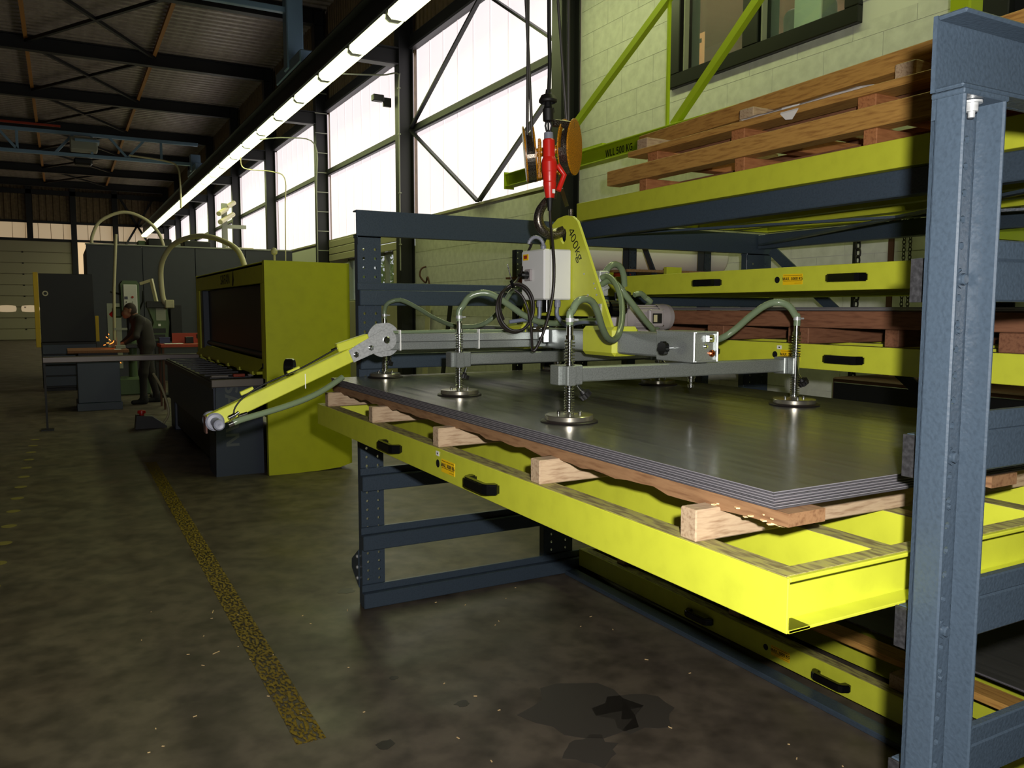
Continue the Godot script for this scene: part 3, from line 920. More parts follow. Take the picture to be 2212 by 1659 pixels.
# a pull-out frame of channels: front, joists behind it, an end channel at each side
var handle_mesh: ArrayMesh
func drawer(n: String, label: String, x: float, y: float, cat: String, group: String, grips := true) -> Node3D:
	var d := thing(n, label, cat, Vector3(x, y, ZF + 0.062), group)
	var L := 3.063
	var web := B.new()
	web.box(Vector3(0, 0, 0), Vector3(0.006, 0.102, L), 0.0015)
	web.box(Vector3(0.006, 0, 0), Vector3(0.06, 0.006, L))
	part(d, "front_panel", web, M.lime_paint)
	part(d, "front_flange", boxm(Vector3(0.0062, 0.095, 0), Vector3(0.062, 0.102, L - 0.052), 0.001), M.lime_worn)
	for k in range(1, 6):
		var jx := k * 0.296
		var j := B.new()
		j.box(Vector3(jx, 0, 0.05), Vector3(jx + 0.006, 0.1, L - 0.052))
		j.box(Vector3(jx + 0.006, 0, 0.05), Vector3(jx + 0.055, 0.006, L - 0.052))
		var jo := part(d, "joist", j, M.lime_paint)
		part(jo, "top_flange", boxm(Vector3(jx + 0.0002, 0.094, 0.05), Vector3(jx + 0.055, 0.1012, L - 0.052)), M.lime_worn)
	for s in [0, 1]:
		var a := 0.0 if s == 0 else L
		var q := 1.0 if s == 0 else -1.0
		var e := B.new()
		e.box(Vector3(0.006, 0, a + q * 0.044), Vector3(1.54, 0.1, a + q * 0.05))
		e.box(Vector3(0.006, 0, a), Vector3(1.54, 0.006, a + q * 0.044), 0.001)
		var eo := part(d, "end_channel", e, M.lime_paint)
		part(eo, "top_flange", boxm(Vector3(0.0064, 0.095, a + q * 0.012), Vector3(1.54, 0.1025, a + q * 0.052), 0.001), M.lime_worn)
		part(eo, "flange_lip", boxm(Vector3(0.0064, 0.0935, a), Vector3(1.54, 0.1022, a + q * 0.012), 0.002), M.lime_paint)
	if not grips: return d
	if handle_mesh == null:
		# a moulded pull, seen from above: two angled feet and a straight grip
		var h := B.new(Transform3D(Basis(Vector3(1, 0, 0), Vector3(0, 0, 1), Vector3(0, -1, 0)), Vector3.ZERO))
		h.prism(PackedVector2Array([Vector2(0, -0.088), Vector2(0, -0.062), Vector2(-0.026, -0.058), Vector2(-0.026, 0.058), Vector2(0, 0.062), Vector2(0, 0.088), Vector2(-0.012, 0.094), Vector2(-0.038, 0.078), Vector2(-0.046, 0.062), Vector2(-0.046, -0.062), Vector2(-0.038, -0.078), Vector2(-0.012, -0.094)]), -0.012, 0.012)
		h.prism(PackedVector2Array([Vector2(-0.005, -0.085), Vector2(-0.005, -0.064), Vector2(-0.029, -0.058), Vector2(-0.029, 0.058), Vector2(-0.005, 0.064), Vector2(-0.005, 0.085), Vector2(-0.013, 0.089), Vector2(-0.036, 0.074), Vector2(-0.043, 0.060), Vector2(-0.043, -0.060), Vector2(-0.036, -0.074), Vector2(-0.013, -0.089)]), -0.016, 0.016)
		handle_mesh = h.mesh()
	for z in [-2.98, -2.19]:
		put(d, "handle", handle_mesh, M.black_plastic, Vector3(-0.0005, 0.048, z - ZF - 0.062))
	var lz := -2.47 - ZF - 0.062
	var sk := part(d, "load_label", boxm(Vector3(-0.0012, 0.028, lz - 0.053), Vector3(0, 0.072, lz + 0.053)), M.sticker_yellow)
	sk.set_meta("label", "yellow load limit sticker")
	var face := Basis(Vector3(0, 0, 1), Vector3.UP, Vector3(-1, 0, 0))
	text(sk, "lettering", "MAX. 3000 KG", 0.0125, M.ink, Transform3D(face, Vector3(-0.0014, 0.0525, lz)), true, 0.98)
	part(sk, "rule", boxm(Vector3(-0.0016, 0.0655, lz - 0.05), Vector3(-0.001, 0.067, lz + 0.05)), M.ink)
	part(sk, "rule", boxm(Vector3(-0.0016, 0.0425, lz - 0.05), Vector3(-0.001, 0.044, lz + 0.05)), M.ink)
	part(sk, "small_print", boxm(Vector3(-0.0016, 0.0335, lz + 0.01), Vector3(-0.001, 0.0345, lz + 0.048)), M.ink)
	var ho := B.new(Transform3D(Basis(Vector3(0, 0, 1), Vector3(-1, 0, 0), Vector3(0, -1, 0)), Vector3(0, 0.05, lz - 0.085)))
	ho.lathe([Vector2(0.014, 0), Vector2(0.014, 0.0012), Vector2(0, 0.0012)], 14)
	part(d, "peep_hole", ho, M.ink)
	return d

func drawers():
	drawer("sheet_tray", "lime green drawer pulled out of the rack under the steel sheets", 1.112, 1.02, "drawer", "rack drawers")
	drawer("sheet_tray", "closed lime green drawer high in the rack, empty", 2.70, 1.675, "drawer", "rack drawers")
	drawer("sheet_tray", "closed lime green drawer carrying dark brown timber bearers", 2.70, 1.355, "drawer", "rack drawers")
	drawer("sheet_tray", "closed lime green drawer at floor level in shadow", 2.70, 0.044, "drawer", "rack drawers")
	drawer("top_tray", "lime green tray frame on top of the rack under the timber", 2.66, 2.108, "tray", "", false)
	var t := thing("paper_tag", "small white number tag on the open drawer front", "tag", Vector3(1.1108, 1.105, -2.555))
	part(t, "paper", boxm(Vector3(-0.0008, -0.008, -0.013), Vector3(0, 0.008, 0.013)), M.white_tag)
	part(t, "print", boxm(Vector3(-0.0012, -0.003, -0.004), Vector3(-0.0006, 0.003, 0.004)), M.ink)
	var t2 := thing("paper_tag", "small white number tag on the drawer with brown timber", "tag", Vector3(2.6988, 1.437, -2.53))
	part(t2, "paper", boxm(Vector3(-0.0008, -0.008, -0.013), Vector3(0, 0.008, 0.013)), M.white_tag)
	part(t2, "print", boxm(Vector3(-0.0012, -0.003, -0.004), Vector3(-0.0006, 0.003, 0.004)), M.ink)

# ---------------------------------------------------------------- timber and sheets
# one timber; its grain follows its length
func timber(p: Node3D, n: String, c: Vector3, L: float, w: float, h: float, across: bool, m: Material, turn := 0.0, rough := 0.0, sd := 1):
	var b := B.new()
	if rough > 0:
		var rng := RandomNumberGenerator.new()
		rng.seed = sd
		var steps := int(L / 0.05)
		var low := []
		for i in steps + 1: low.append(-h / 2 - rng.randf() * rough)
		for i in steps:
			var z0 := -L / 2 + i * L / steps
			var z1 := z0 + L / steps
			var x := w / 2
			b.quad(Vector3(-x, h / 2, z0), Vector3(-x, h / 2, z1), Vector3(x, h / 2, z1), Vector3(x, h / 2, z0))
			b.quad(Vector3(-x, low[i], z0), Vector3(x, low[i], z0), Vector3(x, low[i + 1], z1), Vector3(-x, low[i + 1], z1))
			b.quad(Vector3(-x, low[i], z0), Vector3(-x, low[i + 1], z1), Vector3(-x, h / 2, z1), Vector3(-x, h / 2, z0))
			b.quad(Vector3(x, low[i], z0), Vector3(x, h / 2, z0), Vector3(x, h / 2, z1), Vector3(x, low[i + 1], z1))
		for e in [[-L / 2, low[0]], [L / 2, low[steps]]]:
			b.outw([Vector3(-w / 2, e[1], e[0]), Vector3(w / 2, e[1], e[0]), Vector3(w / 2, h / 2, e[0]), Vector3(-w / 2, h / 2, e[0])], Vector3.ZERO)
	else:
		b.box(Vector3(-w / 2, -h / 2, -L / 2), Vector3(w / 2, h / 2, L / 2), 0.003)
	var o := part(p, n, b, m)
	o.position = c
	o.rotation.y = (PI / 2 if across else 0.0) + turn
	return o

func sheet_stack(n: int, x0: float, x1: float, z0: float, z1: float, y: float, t: float, label: String, top: String, group: String, sd: int):
	var rng := RandomNumberGenerator.new()
	rng.seed = sd
	var proto := boxm(Vector3(x0 + 0.0006, 0, z0 + 0.0006), Vector3(x1 - 0.0006, t - 0.0004, z1 - 0.0006)).mesh()
	var e := B.new()
	for q in [[Vector3(x0, 0.0002, z0), Vector3(x0 + 0.0007, t - 0.0007, z1)], [Vector3(x1 - 0.0007, 0.0002, z0), Vector3(x1, t - 0.0007, z1)], [Vector3(x0, 0.0002, z1 - 0.0007), Vector3(x1, t - 0.0007, z1)], [Vector3(x0, 0.0002, z0), Vector3(x1, t - 0.0007, z0 + 0.0007)]]:
		e.box(q[0], q[1])
	var em := e.mesh()
	for i in n:
		var off := Vector3(rng.randf_range(-0.002, 0.002), y + i * t, rng.randf_range(-0.002, 0.002))
		if i == 0: off += Vector3(-0.003, 0, 0.006)
		var s := thing("steel_sheet", top if i == n - 1 else label, "metal sheet", off, group)
		put(s, "plate", proto, M.sheet_steel)
		put(s, "cut_edge", em, M.sheet_edge if i % 2 else M.sheet_edge_dark)

func loads():
	# open drawer: bearers across, a plank along each long side, the sheets on top
	var p := thing("sheet_pallet", "raw timber pallet under the steel sheets on the open drawer", "pallet", Vector3(0, 1.1225, 0))
	var bz := [-1.275, -1.91, -2.60, -3.27, -3.93]
	var bm := [M.wood_pale, M.wood_pale, M.wood_pale, M.wood_pale, M.wood_pale]
	for i in 5:
		timber(p, "bearer", Vector3(1.12 + 0.74, 0.0335, bz[i]), 1.48, 0.05, 0.067, true, bm[i], 0.01 * (i % 3 - 1))
	timber(p, "runner", Vector3(1.235, 0.081, -2.56), 2.97, 0.10, 0.024, false, M.wood_brown, 0.0, 0.012, 3)
	timber(p, "runner", Vector3(1.92, 0.081, -2.56), 2.92, 0.10, 0.024, false, M.wood_brown, 0.0, 0.004, 4)
	timber(p, "runner", Vector3(2.58, 0.081, -2.56), 2.92, 0.10, 0.024, false, M.wood_brown, 0.0, 0.004, 5)
	var sp := B.new()
	var rng := RandomNumberGenerator.new()
	rng.seed = 9
	for i in 26:
		sp.xf = Transform3D(Basis(Vector3.UP, rng.randf() * 3), Vector3(1.184 + rng.randf_range(-0.002, 0.02), 0.066 + rng.randf_range(-0.006, 0.012), -1.10 - pow(rng.randf(), 2) * 0.32))
		sp.box(Vector3(-0.004, -0.0012, -0.006), Vector3(0.004, 0.0012, 0.006))
	part(p, "splinters", sp, M.wood_split).set_meta("kind", "stuff")
	sheet_stack(12, 1.186, 2.66, -4.068, -1.113, 1.2165, 0.0028, "thin steel sheet inside the stack on the open drawer", "uppermost dark steel sheet under the suction cups", "sheets on the open drawer", 2)
	# mid drawer
	var q := thing("sheet_pallet", "dark brown timber pallet on the closed drawer behind the lifter", "pallet", Vector3(0, 1.4575, 0))
	for i in 4: timber(q, "bearer", Vector3(2.72 + 0.7, 0.033, [-3.75, -2.95, -2.45, -1.55][i]), 1.4, 0.11, 0.066, true, M.wood_dark)
	timber(q, "bearer", Vector3(2.74 + 0.7, 0.033, -2.02), 1.4, 0.06, 0.066, true, M.wood_dark)
	timber(q, "runner", Vector3(2.80, 0.101, -2.52), 2.95, 0.14, 0.068, false, M.wood_dark)
	timber(q, "runner", Vector3(4.05, 0.101, -2.52), 2.95, 0.14, 0.068, false, M.wood_dark)
	sheet_stack(5, 2.73, 4.15, -4.0, -1.05, 1.594, 0.003, "thin steel sheet inside the stack on brown timber", "uppermost sheet of the stack on brown timber", "sheets on the closed drawer", 5)
	# floor drawer
	var r := thing("sheet_pallet", "worn timber pallet on the drawer at floor level", "pallet", Vector3(0, 0.1455, 0))
	for i in 4: timber(r, "bearer", Vector3(2.74 + 0.7, 0.03, [-3.7, -2.8, -1.93, -1.2][i]), 1.4, 0.07, 0.06, true, M.wood_pale)
	timber(r, "runner", Vector3(2.86, 0.075, -2.52), 2.9, 0.10, 0.028, false, M.wood_yellow)
	timber(r, "runner", Vector3(4.0, 0.075, -2.52), 2.9, 0.10, 0.028, false, M.wood_yellow)
	sheet_stack(3, 2.96, 4.15, -4.0, -1.1, 0.2355, 0.003, "black steel sheet in the pile on the floor drawer", "uppermost black sheet on the floor drawer", "sheets on the floor drawer", 6)
	# timber on top of the rack
	var t := thing("timber_pallet", "yellowish timber pallet resting on the top tray of the rack", "pallet", Vector3(0, 2.2105, 0))
	for i in 4: timber(t, "bearer", Vector3(2.70 + 0.7, 0.0335, [-3.5, -2.80, -2.12, -1.3][i]), 1.4, 0.06, 0.067, true, M.wood_red)
	timber(t, "runner", Vector3(2.735, 0.108, -2.5), 2.62, 0.09, 0.08, false, M.wood_yellow, 0.0)
	timber(t, "runner", Vector3(3.9, 0.108, -2.5), 2.62, 0.09, 0.08, false, M.wood_brown)
	for i in 2: part(t, "bottom_panel", boxm(Vector3(3.0 + i * 0.5, 0.07, -3.6), Vector3(3.4 + i * 0.5, 0.085, -1.2)), M.wood_dark)
	var u := thing("timber_pallet", "reddish timber pallet stacked on the yellowish one", "pallet", Vector3(0, 2.359, 0))
	for i in 4: timber(u, "bearer", Vector3(2.80 + 0.6, 0.0375, [-3.55, -2.92, -2.22, -1.4][i]), 1.2, 0.085, 0.075, true, M.wood_red)
	timber(u, "runner", Vector3(2.85, 0.09, -2.45), 2.6, 0.13, 0.03, false, M.wood_yellow)
	timber(u, "runner", Vector3(3.1, 0.09, -2.45), 2.6, 0.20, 0.03, false, M.wood_dark)
	timber(u, "runner", Vector3(3.7, 0.09, -2.45), 2.6, 0.20, 0.03, false, M.wood_dark)
	for i in 3:
		var bl := thing("timber_bearer", "pale timber bearer lying crosswise on the reddish pallet", "timber", Vector3(2.86 + 0.5, 2.4645 + 0.0375, [-3.72, -2.93, -2.10][i]), "loose crosswise bearers")
		timber(bl, "plank", Vector3.ZERO, 1.0, 0.09, 0.075, true, M.wood_pale)
	var bm2 := thing("timber_beam", "long squared timber beam lying on the pale bearers", "timber", Vector3(3.0, 2.5405 + 0.04, -2.3))
	timber(bm2, "plank", Vector3.ZERO, 3.4, 0.10, 0.08, false, M.wood_yellow, -0.06)
	# torn paper on the second pallet
	var c := thing("torn_paper", "strip of torn white paper hanging over the reddish pallet", "paper", Vector3(2.785, 2.4652, -2.6))
	var cb := B.new()
	var prev := []
	rng.seed = 4
	for i in 13:
		var z := -0.32 + i * 0.06
		var w := 0.012 + 0.02 * sin(i * 0.9) * sin(i * 0.9)
		var y := 0.004 + rng.randf() * 0.008
		var row := [Vector3(0.06, 0.002, z), Vector3(0.03, y + 0.004, z), Vector3(0.008 - w * 0.2, y, z)]
		if prev.size():
			for k in 2: cb.quad(prev[k], row[k], row[k + 1], prev[k + 1])
		prev = row
	cb.quad(Vector3(0.01, 0.008, -0.05), Vector3(0.01, 0.008, 0.05), Vector3(-0.004, -0.02, 0.055), Vector3(-0.004, -0.02, -0.045))
	cb.quad(Vector3(-0.004, -0.02, 0.055), Vector3(-0.005, -0.055, 0.025), Vector3(-0.005, -0.05, -0.012), Vector3(-0.004, -0.02, -0.045))
	part(c, "paper", cb, M.paper)

# ---------------------------------------------------------------- vacuum lifter
# the point where the line of sight through a photo pixel meets the plane z = depth (used to lay out hoses and cables)
func at_z(px: float, py: float, z: float) -> Vector3:
	var yaw := deg_to_rad(28.75)
	var pitch := deg_to_rad(-5.26)
	var roll := deg_to_rad(0.1)
	var fw := Vector3(sin(yaw) * cos(pitch), sin(pitch), -cos(yaw) * cos(pitch))
	var rt := Vector3(cos(yaw), 0, sin(yaw))
	var up := rt.cross(fw)
	var d := fw * 1767.0 + (rt * cos(roll) + up * sin(roll)) * (px - 1106.0) - (up * cos(roll) - rt * sin(roll)) * (py - 829.5)
	return EYE + d * (z / d.z)

func spring(b: B, at: Vector3, h: float, turns: int, R := 0.0155, r := 0.0019):
	var pts := []
	for i in turns * 9 + 1:
		var a := TAU * i / 9.0
		pts.append(at + Vector3(cos(a) * R, h * i / (turns * 9.0), sin(a) * R))
	b.tube(pts, r, 5)

func starknob(b: B, at: Vector3, dir: Vector3, r := 0.022):
	b.xf = Transform3D(basis_to(dir), at)
	var poly := PackedVector2Array()
	for k in 28:
		var a := TAU * k / 28
		poly.append(Vector2.from_angle(a) * r * (1.0 - 0.16 * maxf(0, cos(a * 7))))
	b.xf = b.xf * Transform3D(Basis(Vector3.RIGHT, -PI / 2), Vector3.ZERO)
	b.prism(poly, 0.010, 0.026)
	b.lathe([Vector2(0.008, 0), Vector2(0.011, 0.011)], 10, Transform3D(Basis(Vector3.RIGHT, PI / 2), Vector3.ZERO))
	b.xf = Transform3D()

func hose(p: Node3D, n: String, pts: Array, r := 0.0115, m: Material = null):
	var b := B.new()
	var s := smooth(pts, 3)
	# even steps of 4 mm so that the wire rings show
	var out := [s[0]]
	var left := 0.004
	var step := 0.004
	for i in range(1, s.size()):
		var a: Vector3 = s[i - 1]
		var c: Vector3 = s[i]
		var L := a.distance_to(c)
		var t := left
		while t < L:
			out.append(a.lerp(c, t / L))
			t += step
		left = t - L
	out.append(s[s.size() - 1])
	b.tube(out, r, 9, 0.0007)
	return part(p, n, b, M.hose_green if m == null else m)

const STEMS := [[1.375, -2.135], [2.352, -2.125], [1.405, -3.005], [2.425, -3.005], [1.437, -3.965], [2.462, -3.965]]

func lifter():
	var v := thing("vacuum_lifter", "galvanised vacuum lifter with six suction cups and a lime handle arm", "lifting device", Vector3(1.9, 1.25, -3.04))
	var at := Node3D.new()   # measures below are given in the hall's own axes
	var O := -v.position
	at.free()
	var mb := B.new()
	mb.box(O + Vector3(1.855, 1.43, -4.04), O + Vector3(1.945, 1.515, -2.16), 0.006)
	part(v, "main_beam", mb, M.galvanised)
	var sl := B.new()
	for q in [[Vector3(1.845, 1.42, -2.30), Vector3(1.853, 1.525, -2.10)], [Vector3(1.947, 1.42, -2.30), Vector3(1.955, 1.525, -2.10)], [Vector3(1.853, 1.42, -2.30), Vector3(1.947, 1.428, -2.10)], [Vector3(1.853, 1.517, -2.30), Vector3(1.947, 1.525, -2.10)]]:
		sl.box(O + q[0], O + q[1], 0.003)
	sl.box(O + Vector3(1.853, 1.428, -2.12), O + Vector3(1.947, 1.517, -2.112))
	var so := part(v, "end_sleeve", sl, M.galvanised)
	var bb := B.new()
	bb.box(O + Vector3(1.905, 1.488, -2.112), O + Vector3(1.93, 1.513, -2.095), 0.002)
	bb.tube([O + Vector3(1.915, 1.50, -2.11), O + Vector3(1.915, 1.50, -2.085)], 0.006, 8)
	hexbolt(bb, O + Vector3(1.905, 1.474, -2.112), Vector3(0, 0, 1), 0.006, 0.008)
	part(so, "bolt", bb, M.chrome)
	var cn := B.new()
	cn.lathe([Vector2(0.012, 0), Vector2(0.012, 0.006), Vector2(0.008, 0.010), Vector2(0.004, 0.010), Vector2(0.004, 0.002), Vector2(0, 0.002)], 14, Transform3D(basis_to(Vector3(0, 0, 1)), O + Vector3(1.932, 1.45, -2.112)))
	part(so, "copper_nut", cn, M.copper)
	var kn := B.new()
	starknob(kn, O + Vector3(1.822, 1.466, -2.21), Vector3(-1, 0, 0), 0.024)
	part(v, "clamp_knob", kn, M.black_plastic)
	var ks := B.new()
	ks.tube([O + Vector3(1.846, 1.466, -2.21), O + Vector3(1.82, 1.466, -2.21)], 0.005, 8)
	part(v, "knob_screw", ks, M.chrome)
	# cross beams with sleeves, knobs and bolts
	for i in 3:
		var z: float = [-2.175, -3.045, -4.005][i]
		var xa: float = STEMS[i * 2][0]
		var xb: float = STEMS[i * 2 + 1][0]
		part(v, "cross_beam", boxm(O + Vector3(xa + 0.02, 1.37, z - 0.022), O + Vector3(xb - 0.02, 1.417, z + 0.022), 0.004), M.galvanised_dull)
		for s in [[xa, 1.0], [xb, -1.0]]:
			var e := B.new()
			var x: float = s[0]
			e.box(O + Vector3(x - 0.03, 1.362, z - 0.028), O + Vector3(x + 0.03 + (0.03 if s[1] > 0 else 0.0), 1.424, z + 0.026), 0.003)
			e.box(O + Vector3(x - 0.016, 1.362, z + 0.026), O + Vector3(x + 0.016, 1.424, z + 0.056), 0.003)
			part(v, "beam_sleeve", e, M.galvanised_dull)
			var k := B.new()
			var dr := Vector3(0.62, -0.75, 0.2) if s[1] > 0 and i == 0 else Vector3(0.6, -0.78, 0.1) if s[1] < 0 else Vector3(-0.3, -0.95, 0.1)
			var kp := O + Vector3(x + 0.035, 1.36, z + 0.03)
			starknob(k, kp + dr.normalized() * 0.022, dr, 0.021)
			part(v, "clamp_knob", k, M.black_rubber)
			var kk := B.new()
			kk.tube([kp, kp + dr.normalized() * 0.024], 0.006, 8)
			part(v, "knob_screw", kk, M.chrome)
		var pb := B.new()
		pb.lathe([Vector2(0, -0.04), Vector2(0.011, -0.04), Vector2(0.011, -0.03), Vector2(0.005, -0.03), Vector2(0.005, -0.022), Vector2(0.012, -0.02), Vector2(0.012, -0.01), Vector2(0.016, -0.008), Vector2(0.016, 0)], 10, Transform3D(Basis(), O + Vector3(1.90, 1.37, z)))
		part(v, "pivot_bolt", pb, M.chrome)
	# suction cups
	for i in 6:
		var c := Vector3(STEMS[i][0], 0, STEMS[i][1] + 0.0)
		var o := O + c
		var lip := B.new()
		lip.lathe([Vector2(0.0, 1.2505), Vector2(0.088, 1.2505), Vector2(0.0905, 1.253), Vector2(0.086, 1.256), Vector2(0.076, 1.258), Vector2(0, 1.258)], 36, Transform3D(Basis(), o))
		var cup := part(v, "suction_cup", lip, M.brown_rubber)
		var pl := B.new()
		pl.lathe([Vector2(0.0765, 1.2575), Vector2(0.0765, 1.270), Vector2(0.074, 1.2725), Vector2(0.03, 1.2745), Vector2(0.018, 1.277), Vector2(0.013, 1.281), Vector2(0, 1.281)], 36, Transform3D(Basis(), o))
		part(cup, "plate", pl, M.cup_plate)
		var bo := B.new()
		for a in 4: bo.lathe([Vector2(0.0055, 1.273), Vector2(0.0055, 1.281), Vector2(0.003, 1.284), Vector2(0, 1.284)], 8, Transform3D(Basis(), o + Vector3(cos(a * PI / 2 + 0.5) * 0.034, 0, sin(a * PI / 2 + 0.5) * 0.034)))
		part(cup, "bolts", bo, M.chrome)
		var stm := B.new()
		stm.lathe([Vector2(0.011, 1.275), Vector2(0.0095, 1.285), Vector2(0.0095, 1.35), Vector2(0.012, 1.35), Vector2(0.012, 1.44), Vector2(0.0085, 1.44), Vector2(0.0085, 1.505), Vector2(0.015, 1.505), Vector2(0.015, 1.518), Vector2(0.011, 1.518), Vector2(0.011, 1.545), Vector2(0.008, 1.548), Vector2(0.008, 1.575), Vector2(0, 1.575)], 14, Transform3D(Basis(), o))
		part(v, "stem", stm, M.chrome)
		var sp := B.new()
		spring(sp, o + Vector3(0, 1.284, 0), 0.075, 9)
		part(v, "spring", sp, M.chrome)
		var su := B.new()
		spring(su, o + Vector3(0, 1.426, 0), 0.078, 8)
		part(v, "spring", su, M.chrome)
		var cl := B.new()
		cl.lathe([Vector2(0.0135, 1.56), Vector2(0.0135, 1.572)], 14, Transform3D(Basis(), o))
		cl.tube([o + Vector3(0.012, 1.566, 0.004), o + Vector3(0.026, 1.566, 0.006)], 0.004, 6)
		part(v, "hose_clip", cl, M.zinc_plate)
	# hoses, laid out along the lines the photograph shows
	hose(v, "hose", [O + Vector3(1.437, 1.55, -3.965), O + Vector3(1.437, 1.59, -3.965), O + at_z(838, 655, -3.95), O + at_z(865, 648, -3.92), O + at_z(900, 664, -3.85), O + at_z(935, 685, -3.75), O + at_z(975, 702, -3.6), O + at_z(1015, 706, -3.5), O + at_z(1050, 697, -3.42), O + at_z(1080, 670, -3.38), O + at_z(1103, 632, -3.32), O + at_z(1120, 620, -3.2)], 0.0105)
	hose(v, "hose", [O + Vector3(1.405, 1.55, -3.005), O + Vector3(1.405, 1.59, -3.005), O + at_z(999, 662, -3.0), O + at_z(1013, 642, -3.0), O + at_z(1038, 633, -2.98), O + at_z(1065, 637, -2.96), O + at_z(1100, 659, -2.95), O + at_z(1135, 683, -2.95), O + at_z(1170, 696, -2.97), O + at_z(1210, 698, -3.0), O + at_z(1260, 694, -3.05), O + at_z(1295, 692, -3.1)], 0.0125)
	hose(v, "hose", [O + Vector3(1.375, 1.55, -2.135), O + Vector3(1.375, 1.585, -2.135), O + at_z(1236, 672, -2.14), O + at_z(1246, 653, -2.15), O + at_z(1262, 646, -2.17), O + at_z(1279, 652, -2.2), O + at_z(1291, 675, -2.24), O + at_z(1300, 705, -2.3), O + at_z(1311, 728, -2.36), O + at_z(1323, 735, -2.42), O + at_z(1336, 724, -2.48), O + at_z(1343, 695, -2.55), O + at_z(1344, 665, -2.62), O + at_z(1338, 632, -2.68), O + at_z(1326, 607, -2.74), O + at_z(1312, 596, -2.8), O + at_z(1300, 600, -2.83)], 0.0115)
	hose(v, "hose", [O + Vector3(2.352, 1.54, -2.125), O + Vector3(2.352, 1.575, -2.125), O + at_z(1718, 681, -2.13), O + at_z(1705, 662, -2.14), O + at_z(1682, 653, -2.16), O + at_z(1655, 659, -2.2), O + at_z(1622, 682, -2.26), O + at_z(1590, 710, -2.32), O + at_z(1562, 729, -2.36), O + at_z(1530, 738, -2.45), O + at_z(1480, 732, -2.6)], 0.0125)
	hose(v, "hose", [O + at_z(1300, 614, -2.84), O + at_z(1316, 606, -2.8), O + at_z(1332, 614, -2.76), O + at_z(1352, 638, -2.74), O + at_z(1375, 668, -2.74), O + at_z(1395, 694, -2.76), O + at_z(1412, 716, -2.8), O + Vector3(2.30, 1.47, -2.92), O + Vector3(2.40, 1.52, -2.98), O + Vector3(2.425, 1.56, -3.005)], 0.0125)
	hose(v, "hose", [O + at_z(1304, 598, -2.9), O + at_z(1313, 580, -2.9), O + at_z(1326, 571, -2.91), O + at_z(1339, 576, -2.92), O + at_z(1347, 594, -2.93), O + at_z(1349, 618, -2.94)], 0.0135)
	hose(v, "hose", [O + at_z(1370, 637, -3.02), O + at_z(1383, 634, -3.02), O + at_z(1394, 643, -3.03), O + at_z(1400, 660, -3.05), O + Vector3(2.44, 1.50, -3.4), O + Vector3(2.462, 1.56, -3.9), O + Vector3(2.462, 1.57, -3.965)], 0.0125)
	# lime lifting plate, standing along the main beam
	var pt := B.new(Transform3D(Basis(Vector3(0, 0, 1), Vector3.UP, Vector3(-1, 0, 0)), O + Vector3(1.862, 0, 0)))
	var poly := PackedVector2Array([Vector2(-3.40, 1.43), Vector2(-3.34, 1.43), Vector2(-3.27, 1.57), Vector2(-2.66, 1.57), Vector2(-2.632, 1.525), Vector2(-2.575, 1.525), Vector2(-2.80, 1.915), Vector2(-2.825, 1.955), Vector2(-2.86, 1.977), Vector2(-2.905, 1.985), Vector2(-2.9298, 1.984)])
	for s in [Vector2(-2.9298, 1.935), Vector2(-2.913, 1.93), Vector2(-2.905, 1.915), Vector2(-2.91, 1.885), Vector2(-2.93, 1.868), Vector2(-2.95, 1.885), Vector2(-2.965, 1.925), Vector2(-2.955, 1.937), Vector2(-2.9302, 1.9352)]: poly.append(s)
	for s in [Vector2(-2.9302, 1.984), Vector2(-2.975, 1.978), Vector2(-3.015, 1.958), Vector2(-3.045, 1.925)]: poly.append(s)
	pt.prism(poly, 0, 0.012)
	part(v, "lifting_plate", pt, M.lime_paint)
	var ang := atan2(1.915 - 1.525, 2.80 - 2.575)
	var fb := Basis(Vector3(0, 0, 1), Vector3.UP, Vector3(-1, 0, 0))
	text(v, "lettering", "400kg", 0.038, M.ink, Transform3D(fb * Basis(Vector3(0, 0, 1), -ang), O + Vector3(1.8496, 1.862, -2.835)), false, 1.12)
	text(v, "lettering", "400kg", 0.038, M.ink, Transform3D(fb * Basis(Vector3(0, 0, 1), ang), O + Vector3(1.8496, 1.80, -3.055)), false, 1.12)
	for q in [[-2.77, -2.545], [-3.42, -3.25]]:
		part(v, "collar", boxm(O + Vector3(1.838, 1.418, q[0]), O + Vector3(1.962, 1.532, q[1]), 0.014), M.lime_paint)
	part(v, "bracket", boxm(O + Vector3(1.844, 1.565, -2.675), O + Vector3(1.85, 1.62, -2.645)), M.zinc_plate)
	var dts := B.new()
	for q in [[-2.70, 1.70], [-2.69, 1.68], [-2.68, 1.655], [-2.77, 1.74], [-2.74, 1.655]]: hexbolt(dts, O + Vector3(1.85, q[1], q[0]), Vector3(-1, 0, 0), 0.003, 0.003)
	part(v, "rivets", dts, M.zinc_plate)
	# control box
	var bx := part(v, "control_box", boxm(O + Vector3(1.752, 1.637, -3.05), O + Vector3(1.849, 1.842, -2.863), 0.005), M.grey_box)
	part(bx, "lid", boxm(O + Vector3(1.718, 1.637, -3.05), O + Vector3(1.7505, 1.842, -2.863), 0.006), M.grey_box)
	part(bx, "hazard_sticker", boxm(O + Vector3(1.7172, 1.802, -3.035), O + Vector3(1.718, 1.827, -2.99)), M.sticker_yellow)
	part(bx, "sticker_print", boxm(O + Vector3(1.7166, 1.808, -3.028), O + Vector3(1.7174, 1.822, -3.0)), M.orange_paint)
	part(bx, "switch_plate", boxm(O + Vector3(1.706, 1.715, -3.005), O + Vector3(1.718, 1.763, -2.955), 0.003), M.motor_grey)
	var sw := B.new()
	sw.lathe([Vector2(0.017, 0), Vector2(0.016, 0.02), Vector2(0, 0.02)], 14, Transform3D(basis_to(Vector3(-1, 0, 0)), O + Vector3(1.706, 1.739, -2.98)))
